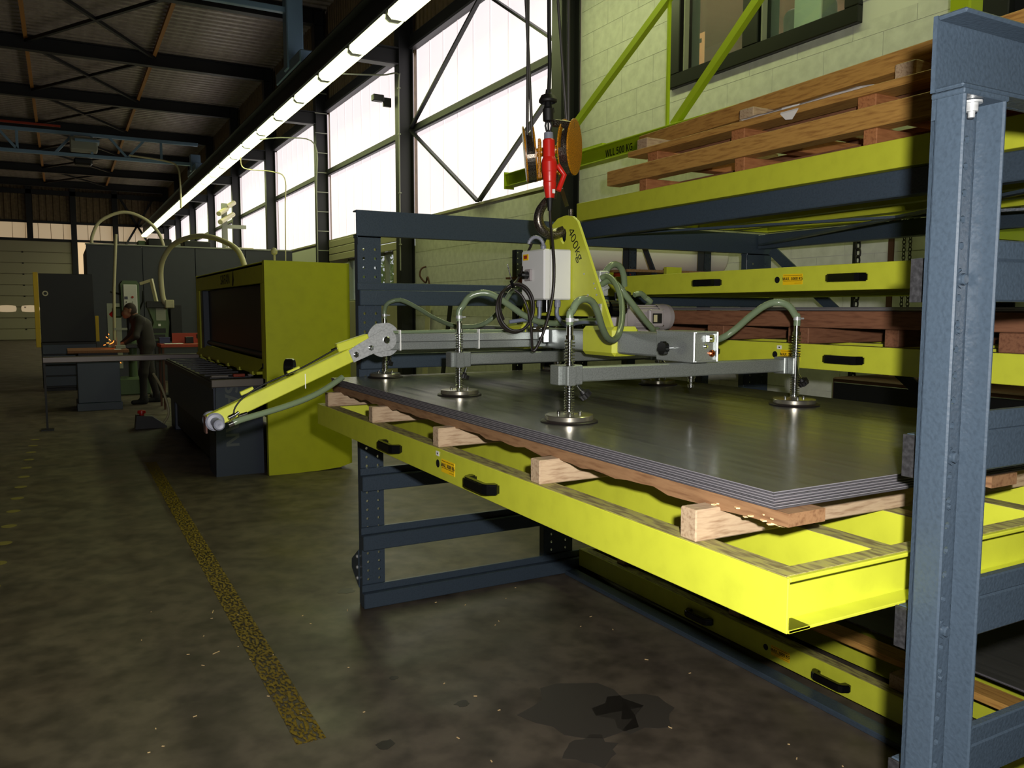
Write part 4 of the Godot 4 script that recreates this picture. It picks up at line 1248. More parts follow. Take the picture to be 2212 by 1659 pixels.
	sw.box(O + Vector3(1.668, 1.733, -2.998), O + Vector3(1.69, 1.745, -2.962), 0.003)
	part(bx, "switch_knob", sw, M.black_plastic)
	part(bx, "switch_tag", boxm(O + Vector3(1.7168, 1.728, -3.045), O + Vector3(1.7178, 1.75, -3.02)), M.white_tag)
	var gl := B.new()
	gl.lathe([Vector2(0.02, -0.05), Vector2(0.02, 0)], 12, Transform3D(Basis(), O + Vector3(1.79, 1.637, -2.96)))
	gl.lathe([Vector2(0, -0.05), Vector2(0.02, -0.05)], 12, Transform3D(Basis(), O + Vector3(1.79, 1.637, -2.96)))
	part(bx, "buzzer", gl, M.black_plastic)
	for q in [[1.79, -3.02, 1150, 690], [1.80, -2.89, 1262, 696]]:
		var g2 := B.new()
		g2.lathe([Vector2(0.012, -0.03), Vector2(0.014, -0.012), Vector2(0.011, 0)], 8, Transform3D(Basis(), O + Vector3(q[0], 1.637, q[1])))
		part(bx, "gland", g2, M.grey_plastic)
		var cb := B.new()
		var endp: Vector3 = O + at_z(q[2], q[3], -2.98)
		cb.tube(smooth([O + Vector3(q[0], 1.615, q[1]), O + Vector3(q[0], 1.57, q[1]), O + Vector3(q[0] + (0.05 if q[1] > -2.95 else -0.02), 1.53, q[1]), endp, endp + Vector3(0.3 if q[1] > -2.95 else -0.1, -0.01, -0.02)], 6), 0.0085, 8)
		part(bx, "conduit", cb, M.grey_conduit)
	var sr := B.new()
	var arc := []
	for i in 22:
		var a := PI * 0.95 * i / 21.0
		arc.append(O + Vector3(1.785, 1.855, -2.985) + Vector3(-0.028 + cos(a) * 0.03, 0.01 + sin(a) * 0.034, 0) + Vector3(0, 0.0, -0.02 * i / 21.0))
	sr.tube(arc, 0.007, 8, 0.002)
	sr.lathe([Vector2(0.012, -0.016), Vector2(0.012, 0.004), Vector2(0.009, 0.01)], 8, Transform3D(Basis(), O + Vector3(1.787, 1.858, -2.985)))
	part(bx, "strain_relief", sr, M.grey_plastic)
	# spare lead, coiled and tied
	var ld := B.new()
	ld.tube(smooth([arc[21], O + at_z(1148, 528, -3.0), O + at_z(1138, 550, -3.03), O + at_z(1128, 585, -3.04), O + at_z(1117, 605, -3.02), O + at_z(1108, 615, -2.98)], 6), 0.0055, 8)
	var loop := []
	for i in 46:
		var a := TAU * i / 19.0 + 1.4
		var e := 1.0 - 0.18 * sin(i * 0.31)
		loop.append(O + at_z(1102 + cos(a) * 37 * e + i * 0.25, 668 - sin(a) * 50 * e, -2.93 + 0.035 * sin(i * 0.23)))
	ld.tube(smooth(loop, 3), 0.0055, 8)
	part(v, "coiled_lead", ld, M.brown_rubber)
	var zt := B.new()
	zt.tube([O + at_z(1096, 570, -2.94), O + at_z(1105, 606, -2.935)], 0.0022, 6)
	zt.tube([O + at_z(1104, 606, -2.915), O + at_z(1110, 622, -2.905)], 0.007, 8)
	part(v, "cable_tie", zt, M.black_plastic)
	# pump and motor on the far side of the plate
	var mo := B.new()
	var mx := Transform3D(basis_to(Vector3(1, 0, 0)), O + Vector3(2.20, 1.562, -3.0))
	mo.lathe([Vector2(0.0, 0), Vector2(0.056, 0), Vector2(0.058, 0.04), Vector2(0.052, 0.045), Vector2(0.052, 0.19)], 28, mx)
	for k in 14:
		var a := TAU * k / 14
		mo.box(O + Vector3(2.25, 1.562 + sin(a) * 0.055 - 0.0022, -3.0 + cos(a) * 0.055 - 0.0022), O + Vector3(2.39, 1.562 + sin(a) * 0.055 + 0.0022, -3.0 + cos(a) * 0.055 + 0.0022))
	var mot := part(v, "motor", mo, M.motor_grey)
	var fc := B.new()
	fc.lathe([Vector2(0.060, 0.185), Vector2(0.062, 0.24), Vector2(0.058, 0.265), Vector2(0.045, 0.278), Vector2(0, 0.28)], 28, mx)
	part(mot, "fan_cover", fc, M.motor_grey)
	part(mot, "terminal_box", boxm(O + Vector3(2.305, 1.52, -2.945), O + Vector3(2.385, 1.598, -2.92), 0.005), M.motor_grey)
	part(mot, "rating_plate", boxm(O + Vector3(2.32, 1.535, -2.92), O + Vector3(2.372, 1.58, -2.9185)), M.ink)
	part(mot, "rating_print", boxm(O + Vector3(2.325, 1.542, -2.9185), O + Vector3(2.345, 1.574, -2.9178)), M.pipe_beige)
	var tb := B.new()
	for q in [Vector2(2.31, 1.525), Vector2(2.38, 1.525), Vector2(2.31, 1.593), Vector2(2.38, 1.593)]: tb.lathe([Vector2(0.004, 0), Vector2(0.003, 0.003), Vector2(0, 0.003)], 8, Transform3D(basis_to(Vector3(0, 0, 1)), O + Vector3(q.x, q.y, -2.92)))
	part(mot, "screws", tb, M.chrome)
	part(v, "pump_body", boxm(O + Vector3(2.12, 1.50, -3.07), O + Vector3(2.21, 1.60, -2.94), 0.015), M.motor_grey)
	part(v, "pump_foot", boxm(O + Vector3(1.945, 1.495, -3.08), O + Vector3(2.40, 1.507, -2.93), 0.003), M.motor_grey)
	var fi := B.new()
	fi.lathe([Vector2(0, 1.60), Vector2(0.034, 1.60), Vector2(0.034, 1.645), Vector2(0.03, 1.65)], 20, Transform3D(Basis(), O + Vector3(2.19, 0, -2.97)))
	part(v, "filter_bowl", fi, M.chrome)
	var fk := B.new()
	fk.lathe([Vector2(0.037, 1.648), Vector2(0.037, 1.672), Vector2(0.02, 1.68), Vector2(0.012, 1.68), Vector2(0, 1.68)], 20, Transform3D(Basis(), O + Vector3(2.19, 0, -2.97)))
	part(v, "filter_head", fk, M.black_plastic)
	fk = B.new()
	fk.lathe([Vector2(0.036, 0), Vector2(0.036, 0.07), Vector2(0.028, 0.085), Vector2(0, 0.085)], 20, Transform3D(basis_to(Vector3(1, 0, 0)), O + Vector3(2.06, 1.60, -2.9)))
	part(v, "filter_can", fk, M.black_plastic)
	var fs := B.new()
	fs.lathe([Vector2(0, 0), Vector2(0.027, 0), Vector2(0.027, 0.05), Vector2(0.02, 0.06)], 18, Transform3D(basis_to(Vector3(1, 0, 0)), O + Vector3(2.0, 1.615, -2.9)))
	fs.lathe([Vector2(0.009, 1.68), Vector2(0.009, 1.72), Vector2(0.012, 1.722), Vector2(0.012, 1.74), Vector2(0, 1.74)], 12, Transform3D(Basis(), O + Vector3(2.19, 0, -2.965)))
	part(v, "filter_fitting", fs, M.chrome)
	part(v, "manifold", boxm(O + Vector3(1.99, 1.655, -2.97), O + Vector3(2.035, 1.76, -2.86), 0.004), M.zinc_plate)
	var nb := B.new()
	for q in [[1.74, -2.84], [1.72, -2.83], [1.70, -2.85], [1.68, -2.84]]: nb.tube([O + Vector3(2.01, q[0], -2.87), O + Vector3(2.02, q[0] + 0.01, q[1])], 0.007, 8)
	part(v, "nipples", nb, M.zinc_plate)
	# handle bar to the operator's side, hinge disc and arm
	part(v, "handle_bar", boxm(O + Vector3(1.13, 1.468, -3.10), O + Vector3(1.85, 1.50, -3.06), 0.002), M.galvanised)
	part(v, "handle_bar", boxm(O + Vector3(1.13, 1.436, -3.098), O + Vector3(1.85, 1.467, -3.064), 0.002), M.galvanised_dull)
	var ly := B.new()
	ly.tube([O + Vector3(1.15, 1.506, -3.08), O + Vector3(1.4, 1.508, -3.08), O + Vector3(1.75, 1.506, -3.08)], 0.006, 8, 0.001)
	part(v, "bar_hose", ly, M.hose_green)
	var fl := B.new()
	fl.box(O + Vector3(1.815, 1.45, -3.125), O + Vector3(1.852, 1.53, -3.035), 0.006)
	for q in [[-3.11, 1.515], [-3.05, 1.515], [-3.11, 1.462], [-3.05, 1.462]]: hexbolt(fl, O + Vector3(1.815, q[1], q[0]), Vector3(-1, 0, 0), 0.007, 0.007)
	part(v, "bar_flange", fl, M.chrome)
	for x in [1.172, 1.52]: part(v, "cable_tie", boxm(O + Vector3(x, 1.434, -3.102), O + Vector3(x + 0.004, 1.515, -3.058)), M.white_tag)
	var D := Vector2(1.112, 1.477)      # hinge in the x, y plane
	var dk := B.new(Transform3D(Basis(), O))
	var dp := PackedVector2Array()
	for k in 48:
		var a := TAU * k / 48
		var rr := 0.069
		if k in [3, 4]: rr = 0.056
		if k in [11, 12, 13, 14, 36, 37, 38]: rr = 0.066
		dp.append(D + Vector2.from_angle(a) * rr)
	dk.prism(dp, -3.088, -3.080)
	part(v, "hinge_disc", dk, M.zinc_plate)
	var arm_dir := Vector2(0.545, 0.222).normalized()
	var nrm := Vector2(-arm_dir.y, arm_dir.x)
	var fk2 := B.new(Transform3D(Basis(), O))
	var fp := PackedVector2Array()
	for k in 13:
		var a := arm_dir.angle() - PI / 2 + PI * k / 12.0
		fp.append(D + Vector2.from_angle(a) * 0.042)
	var F := D - arm_dir * 0.155
	fp.append(F + arm_dir * 0.03 + nrm * 0.022 + nrm * 0.006)
	fp.append(F + nrm * 0.028 - nrm * 0.006)
	fp.append(F - nrm * 0.028)
	fp.append(F + arm_dir * 0.09 - nrm * 0.028)
	fk2.prism(fp, -3.058, -3.052)
	part(v, "hinge_fork", fk2, M.zinc_plate)
	var hb := B.new()
	hb.lathe([Vector2(0.014, 0), Vector2(0.014, 0.008), Vector2(0.010, 0.012), Vector2(0, 0.012)], 16, Transform3D(basis_to(Vector3(0, 0, 1)), O + Vector3(D.x, D.y, -3.052)))
	hb.tube([O + Vector3(D.x, D.y, -3.10), O + Vector3(D.x, D.y, -3.05)], 0.01, 10)
	for q in [0.02, 0.085]:
		var bp: Vector2 = F + arm_dir * q - nrm * 0.004
		hexbolt(hb, O + Vector3(bp.x, bp.y, -3.052), Vector3(0, 0, 1), 0.008, 0.009)
	part(v, "hinge_pin", hb, M.chrome)
	var A0 := F + arm_dir * 0.02
	var A1 := Vector2(0.447, 1.193)
	var ar := B.new()
	ar.bar(O + Vector3(A0.x, A0.y, -3.08), O + Vector3(A1.x, A1.y, -3.08), 0.042, 0.052, Vector3.UP, 0.003)
	part(v, "handle_arm", ar, M.lime_paint)
	var lk := B.new()
	var L0 := D - arm_dir * 0.19 + nrm * 0.046
	var L1 := D - arm_dir * 0.06 + nrm * 0.034
	lk.bar(O + Vector3(L0.x, L0.y, -3.075), O + Vector3(L1.x, L1.y, -3.075), 0.034, 0.034, Vector3.UP, 0.003)
	part(v, "lock_block", lk, M.lime_paint)
	var wire := B.new()
	var wp := []
	for s in [[-0.20, 0.046, -3.07], [-0.215, 0.044, -3.066], [-0.35, 0.033, -3.062], [-0.5, 0.034, -3.06], [-0.58, 0.022, -3.055], [-0.625, 0.0, -3.05], [-0.64, -0.026, -3.048]]:
		var q: Vector2 = D + arm_dir * s[0] + nrm * s[1]
		wp.append(O + Vector3(q.x, q.y, s[2]))
	wire.tube(smooth(wp, 5), 0.0032, 6)
	part(v, "bowden_cable", wire, M.black_rubber)
	var wf := B.new()
	wf.tube([wp[0] + Vector3(0.012, 0.004, 0), wp[0] - Vector3(0.012, 0.005, 0)], 0.006, 8)
	part(v, "cable_ferrule", wf, M.chrome)
	for s in [-0.40, -0.585]:
		var q: Vector2 = D + arm_dir * s + nrm * 0.036
		var cp := B.new()
		cp.bar(O + Vector3(q.x, q.y, -3.07), O + Vector3(q.x + arm_dir.x * 0.05, q.y + arm_dir.y * 0.05, -3.07), 0.02, 0.014, Vector3.UP, 0.002)
		part(v, "guide_clip", cp, M.lime_paint)
	var gg := B.new()
	gg.lathe([Vector2(0, -0.018), Vector2(0.030, -0.018), Vector2(0.033, -0.012), Vector2(0.033, 0.014), Vector2(0.028, 0.018), Vector2(0, 0.016)], 24, Transform3D(basis_to(Vector3(-0.90, 0.0, -0.43)), O + Vector3(0.745, 1.378, -3.10)))
	part(v, "vacuum_gauge", gg, M.black_plastic)
	var gs := B.new()
	gs.lathe([Vector2(0.006, 1.315), Vector2(0.006, 1.335), Vector2(0.008, 1.335), Vector2(0.008, 1.35), Vector2(0, 1.35)], 8, Transform3D(Basis(), O + Vector3(0.745, 0, -3.10)))
	part(v, "gauge_stem", gs, M.brass)
	var H := Vector3(0.463, 1.196, -3.08)
	for s in [1.0, -1.0]:
		var gr := B.new(Transform3D(Basis(), O))
		gr.lathe([Vector2(0.016, 0.02), Vector2(0.031, 0.026), Vector2(0.033, 0.034), Vector2(0.027, 0.040), Vector2(0.017, 0.041), Vector2(0.016, 0.048), Vector2(0.0165, 0.105), Vector2(0.019, 0.108), Vector2(0.019, 0.125), Vector2(0.014, 0.13), Vector2(0.005, 0.129), Vector2(0, 0.127)], 20, Transform3D(basis_to(Vector3(0, 0, s)), H))
		part(v, "hand_grip", gr, M.grey_plastic)
	part(v, "arm_end_plate", boxm(O + Vector3(0.432, 1.155, -3.106), O + Vector3(0.438, 1.215, -3.054)), M.rust_brown)
	var hs := []
	for s in [[470 + 35, 913, -2.99], [520, 907, -2.99], [560, 895, -3.0], [610, 880, -3.02], [660, 862, -3.05], [700, 842, -3.08], [740, 815, -3.11]]: hs.append(O + at_z(s[0], s[1], s[2]))
	hose(v, "arm_hose", hs, 0.011)
	var vl := B.new()
	vl.tube([O + at_z(494, 918, -2.99), O + at_z(512, 910, -2.99)], 0.0095, 10)
	vl.tube([O + at_z(494, 903, -2.99), O + at_z(508, 896, -2.99)], 0.008, 8)
	vl.tube([O + at_z(508, 896, -2.99), O + at_z(516, 890, -2.99)], 0.005, 8)
	vl.tube([O + at_z(516, 899, -2.99), O + at_z(534, 893, -2.99)], 0.007, 8)
	part(v, "valve", vl, M.chrome)
	part(v, "arm_tie", boxm(O + Vector3(0.79, 1.30, -3.056), O + Vector3(0.793, 1.355, -3.0555)), M.white_tag)

# ---------------------------------------------------------------- hoist
func hoist():
	var h := thing("hook_block", "worn yellow crane hook block with two rope sheaves", "crane hook", Vector3(1.85, 1.9, -2.95))
	var O := -h.position
	var axis := Vector3(0.80, 0, 0.60)
	var cs := [at_z(1145, 333, -2.99), at_z(1231, 318, -2.90)]
	for i in 2:
		var dirx := (axis.rotated(Vector3.UP, 0.14 if i == 0 else -0.20) + Vector3(0, 0.10 if i == 0 else -0.03, 0)).normalized()
		var t := Transform3D(basis_to(dirx), O + cs[i])
		# in this frame y runs along the axle and x points up
		if t.basis.x.y < 0: t.basis = t.basis.rotated(dirx, PI)
		var turn := atan2(t.basis.z.y, t.basis.x.y)
		t.basis = t.basis * Basis(Vector3.UP, -turn)
		var sv := B.new()
		sv.lathe([Vector2(0.02, -0.010), Vector2(0.080, -0.010), Vector2(0.094, -0.012), Vector2(0.084, 0), Vector2(0.094, 0.012), Vector2(0.080, 0.010), Vector2(0.02, 0.010)], 36, t)
		part(h, "sheave", sv, M.worn_steel)
		for q in [-1.0, 1.0]:
			var ck := B.new(t)
			ck.lathe([Vector2(0.0, q * 0.0165), Vector2(0.111, q * 0.0165), Vector2(0.1125, q * 0.018), Vector2(0.1125, q * 0.022), Vector2(0.108, q * 0.0235), Vector2(0.03, q * 0.026), Vector2(0, q * 0.026)], 40)
			part(h, "cheek", ck, M.yellow_hook)
		var gd := B.new(t)
		for k in 22:     # rim guard round the lower half
			var a := PI * (0.06 + 0.88 * k / 22.0) + PI / 2
			var b := PI * (0.06 + 0.88 * (k + 1) / 22.0) + PI / 2
			var p0 := Vector3(cos(a), 0, sin(a))
			var p1 := Vector3(cos(b), 0, sin(b))
			for e in [[0.108, 0.114]]:
				gd.quad(p0 * e[1] + Vector3(0, -0.0165, 0), p1 * e[1] + Vector3(0, -0.0165, 0), p1 * e[1] + Vector3(0, 0.0165, 0), p0 * e[1] + Vector3(0, 0.0165, 0))
				gd.quad(p1 * e[0] + Vector3(0, -0.0165, 0), p0 * e[0] + Vector3(0, -0.0165, 0), p0 * e[0] + Vector3(0, 0.0165, 0), p1 * e[0] + Vector3(0, 0.0165, 0))
		part(h, "rim_guard", gd, M.worn_steel)
	var a0: Vector3 = cs[0]
	var a1: Vector3 = cs[1]
	var ad := (a1 - a0).normalized()
	var ax := B.new()
	ax.tube([O + a0 + ad * 0.028, O + a1 - ad * 0.028], 0.018, 14)
	part(h, "axle", ax, M.yellow_hook)
	for q in [[a0, 1.0], [a1, -1.0]]:
		var cp := B.new()
		var e: Vector3 = q[0] + ad * 0.04 * q[1]
		cp.bar(O + e + Vector3(0, 0.05, 0), O + e - Vector3(0, 0.11, 0), 0.012, 0.07, ad.cross(Vector3.UP), 0.003)
		part(h, "side_plate", cp, M.yellow_hook)
	var yk := B.new()
	yk.bar(O + a0 + ad * 0.035 - Vector3(0, 0.095, 0), O + a1 - ad * 0.035 - Vector3(0, 0.08, 0), 0.045, 0.03, Vector3.UP, 0.004)
	part(h, "yoke", yk, M.yellow_hook)
	var st := B.new()
	var s0 := at_z(1200, 263, -2.87)
	st.box(O + s0 + Vector3(-0.01, -0.02, -0.01), O + s0 + Vector3(0.085, 0.008, 0.012), 0.003)
	part(h, "rope_keeper", st, M.worn_steel)
	var nk := B.new()
	var sh := at_z(1190, 405, -2.95)
	nk.lathe([Vector2(0.03, 0.05), Vector2(0.034, 0.0), Vector2(0.026, -0.02), Vector2(0.022, -0.05)], 14, Transform3D(Basis(), O + sh))
	part(h, "swivel", nk, M.worn_steel)
	# hook: a bent bar that runs through the slot of the lifting plate
	var pts := []
	for q in [[1188, 412], [1186, 428], [1176, 440], [1166, 456], [1163, 474], [1168, 491], [1180, 502], [1196, 505], [1210, 502], [1222, 494], [1230, 482], [1233, 466], [1233, 452]]:
		pts.append(q)
	var hp := []
	for i in pts.size():
		hp.append(O + at_z(pts[i][0], pts[i][1], -2.95 + (0.0 if i < 6 else 0.01)))
	var fine := smooth(hp, 5)
	var hk := B.new()
	# tapering bar: fuller in the bowl, thin at the tip
	var seg := 12
	var prev := []
	var pn := []
	for i in fine.size():
		var f := float(i) / (fine.size() - 1)
		var r := lerpf(0.016, 0.0225, smoothstep(0.0, 0.45, f)) * lerpf(1.0, 0.42, smoothstep(0.62, 1.0, f))
		var d: Vector3 = (fine[mini(i + 1, fine.size() - 1)] - fine[maxi(i - 1, 0)]).normalized()
		var zz := Vector3(0, 0, 1)
		var sx := d.cross(zz).normalized()
		var ring := []
		var nn := []
		for k in seg:
			var w := sx * cos(TAU * k / seg) + zz * sin(TAU * k / seg) * 0.85
			ring.append(fine[i] + w * r); nn.append(w.normalized())
		if prev.size():
			for k in seg:
				var k2 := (k + 1) % seg
				hk.v(prev[k], pn[k]); hk.v(prev[k2], pn[k2]); hk.v(ring[k2], nn[k2])
				hk.v(prev[k], pn[k]); hk.v(ring[k2], nn[k2]); hk.v(ring[k], nn[k])
		prev = ring
		pn = nn
	part(h, "hook", hk, M.worn_steel)
	var sc := B.new()
	sc.bar(O + at_z(1212, 408, -2.94), O + at_z(1224, 446, -2.94), 0.02, 0.006, Vector3(0, 0, 1))
	part(h, "safety_catch", sc, M.chrome)
	# ropes
	for q in [[1141, 0, 1139, 292], [1136, 0, 1150, 300], [1205, 0, 1224, 262], [1228, 0, 1228, 262]]:
		var r := thing("wire_rope", "greasy steel wire rope running up from the hook block", "rope", at_z(q[2], q[3], -2.94), "hoist ropes")
		var top := at_z(q[0], q[1], -2.94)
		var dir := (top - r.position).normalized()
		var rb := B.new()
		rb.tube([Vector3.ZERO, dir * 1.0, dir * 4.4], 0.0062, 8)
		part(r, "strand", rb, M.wire_rope)
	# supply lead with its red plug and socket
	var k := thing("power_plug", "red industrial plug and socket hanging before the hook block", "plug", at_z(1186, 430, -2.84))
	var P := -k.position
	var top2 := at_z(1184, 240, -2.84)
	var bot := at_z(1188, 428, -2.84)
	var L := top2.distance_to(bot)
	var up := (top2 - bot).normalized()
	var tf := Transform3D(basis_to(up), P + bot)
	var rd := B.new(tf)
	rd.lathe([Vector2(0, 0.0), Vector2(0.017, 0.0), Vector2(0.025, 0.045), Vector2(0.0265, 0.06), Vector2(0.025, 0.065), Vector2(0.0275, 0.085), Vector2(0.0285, 0.10), Vector2(0.030, 0.105)], 24)
	part(k, "plug_shell", rd, M.red_plastic)
	var rs := B.new(tf)
	rs.lathe([Vector2(0.030, 0.105), Vector2(0.031, 0.14), Vector2(0.0285, 0.15), Vector2(0.0245, 0.16), Vector2(0.0235, 0.225), Vector2(0.02, 0.23), Vector2(0.0, 0.23)], 24)
	rs.box(Vector3(-0.006, 0.10, 0.025), Vector3(0.006, 0.22, 0.033), 0.003)
	part(k, "socket_shell", rs, M.red_plastic)
	var fp := B.new()
	fp.tube([P + at_z(1204, 356, -2.83), P + at_z(1219, 378, -2.83), P + at_z(1206, 412, -2.83)], 0.011, 10)
	part(k, "flap_lever", fp, M.red_plastic)
	part(k, "paper_tag", boxm(P + at_z(1196, 413, -2.80) - Vector3(0.006, 0.008, 0.001), P + at_z(1196, 413, -2.80) + Vector3(0.006, 0.008, 0.001)), M.white_tag)
	var gc := B.new(tf)
	gc.lathe([Vector2(0.0195, 0.228), Vector2(0.0185, 0.255), Vector2(0.0, 0.255)], 8)
	part(k, "grey_gland", gc, M.grey_plastic)
	var tailb := B.new(tf)
	for a in 3: tailb.tube([Vector3(cos(a * 2.1) * 0.006, 0.25, sin(a * 2.1) * 0.006), Vector3(cos(a * 2.1) * 0.014, 0.28, sin(a * 2.1) * 0.014), Vector3(cos(a * 2.1) * 0.006, 0.31, sin(a * 2.1) * 0.006)], 0.004, 6)
	tailb.lathe([Vector2(0.012, 0.295), Vector2(0.021, 0.30), Vector2(0.022, 0.345), Vector2(0.017, 0.352), Vector2(0.012, 0.372)], 14)
	tailb.lathe([Vector2(0.03, 0.368), Vector2(0.036, 0.372), Vector2(0.036, 0.38), Vector2(0.026, 0.398), Vector2(0.01, 0.404), Vector2(0.0075, 0.42)], 20)
	tailb.tube([Vector3(-0.02, 0.33, 0.01), Vector3(-0.032, 0.34, 0.012), Vector3(-0.03, 0.355, 0.012)], 0.005, 6)
	part(k, "lead_clamp", tailb, M.black_rubber)
	var ca := thing("supply_cable", "black rubber supply cable hanging down to the red plug", "cable", at_z(1184, 225, -2.84))
	var cb := B.new()
	var td := (at_z(1186, 0, -2.84) - ca.position)
	cb.tube(smooth([Vector3.ZERO, td * 0.4 + Vector3(0.006, 0, 0), td, td * 3.0, td * 8.0], 4), 0.008, 10)
	part(ca, "lead", cb, M.black_rubber)
	var cc := thing("lifter_cable", "black cable looping from the red plug to the lifter's coiled lead", "cable", at_z(1188, 430, -2.84))
	var Q := -cc.position
	var lp := []
	for s in [[1188, 428, -2.84], [1188, 455, -2.84], [1190, 490, -2.83], [1194, 525, -2.80], [1197, 570, -2.78], [1196, 620, -2.78], [1189, 665, -2.79], [1176, 712, -2.81], [1160, 750, -2.83], [1151, 757, -2.84], [1149, 740, -2.86], [1147, 705, -2.88], [1140, 668, -2.90], [1128, 640, -2.91], [1112, 626, -2.92]]: lp.append(Q + at_z(s[0], s[1], s[2]))
	var lb := B.new()
	lb.tube(smooth(lp, 5), 0.0058, 8)
	part(cc, "lead", lb, M.brown_rubber)
	var ng := B.new()
	ng.lathe([Vector2(0.0165, 0.002), Vector2(0.013, -0.012), Vector2(0.009, -0.05), Vector2(0, -0.05)], 14, Transform3D(Basis(), Q + bot))
	part(cc, "strain_sleeve", ng, M.black_rubber)

# ---------------------------------------------------------------- wall jib crane
func jib():
	var j := thing("wall_jib_crane", "lime green jib crane arm along the block wall with tie rods", "crane", Vector3(4.35, 2.9, -2.8))
	var O := -j.position
	var ib := B.new()
	ib.box(O + Vector3(4.30, 2.92, -8.0), O + Vector3(4.40, 2.932, -2.9), 0.002)
	ib.box(O + Vector3(4.30, 3.05, -8.0), O + Vector3(4.40, 3.062, -2.9), 0.002)
	ib.box(O + Vector3(4.346, 2.932, -8.0), O + Vector3(4.354, 3.05, -2.9))
	ib.box(O + Vector3(4.29, 2.90, -8.01), O + Vector3(4.41, 3.08, -8.0))
	part(j, "arm_beam", ib, M.lime_jib)
	var r1 := B.new()
	r1.bar(O + Vector3(4.35, 3.06, -7.2), O + Vector3(4.35, 5.4, -2.9), 0.05, 0.06)
	part(j, "tie_rod", r1, M.lime_jib)
	var r2 := B.new()
	r2.bar(O + Vector3(4.35, 3.06, -5.25), O + Vector3(4.35, 4.9, -2.9), 0.05, 0.06)
	part(j, "tie_rod", r2, M.lime_jib)
	var hg := B.new()
	hg.bar(O + Vector3(4.35, 3.06, -5.33), O + Vector3(4.35, 4.06, -5.33), 0.02, 0.025)
	part(j, "hanger", hg, M.lime_jib)
	part(j, "lug", boxm(O + Vector3(4.32, 3.062, -6.75), O + Vector3(4.38, 3.085, -6.2)), M.lime_jib)
	var ms := B.new()
	ms.box(O + Vector3(4.29, 1.5, -2.9), O + Vector3(4.41, 5.6, -2.78), 0.01)
	ms.box(O + Vector3(4.41, 4.9, -2.88), O + Vector3(5.0, 5.0, -2.80))
	ms.box(O + Vector3(4.41, 2.0, -2.88), O + Vector3(5.0, 2.1, -2.80))
	part(j, "mast", ms, M.lime_jib)
	text(j, "lettering", "WLL 500 KG", 0.062, M.ink, Transform3D(Basis(Vector3(0, 0, 1), Vector3.UP, Vector3(-1, 0, 0)), O + Vector3(4.3445, 2.985, -5.98)), true, 0.85)

# ---------------------------------------------------------------- things behind the rack
func chain(p: Node3D, n: String, at: Vector3, L: float, k: float, m: Material):
	var b := B.new()
	var i := 0
	var y := 0.0
	while y < L:
		var pts := []
		for a in 11:
			var t := TAU * a / 10
			var e := Vector3(cos(t) * 0.011 * k, sin(t) * 0.018 * k, 0)
			pts.append(at + Vector3(0, -y, 0) + (e if i % 2 else Vector3(0, e.y, e.x)))
		b.tube(pts, 0.0035 * k, 5, 0.0, false)
		y += 0.027 * k
		i += 1
	part(p, n, b, m).set_meta("kind", "stuff")

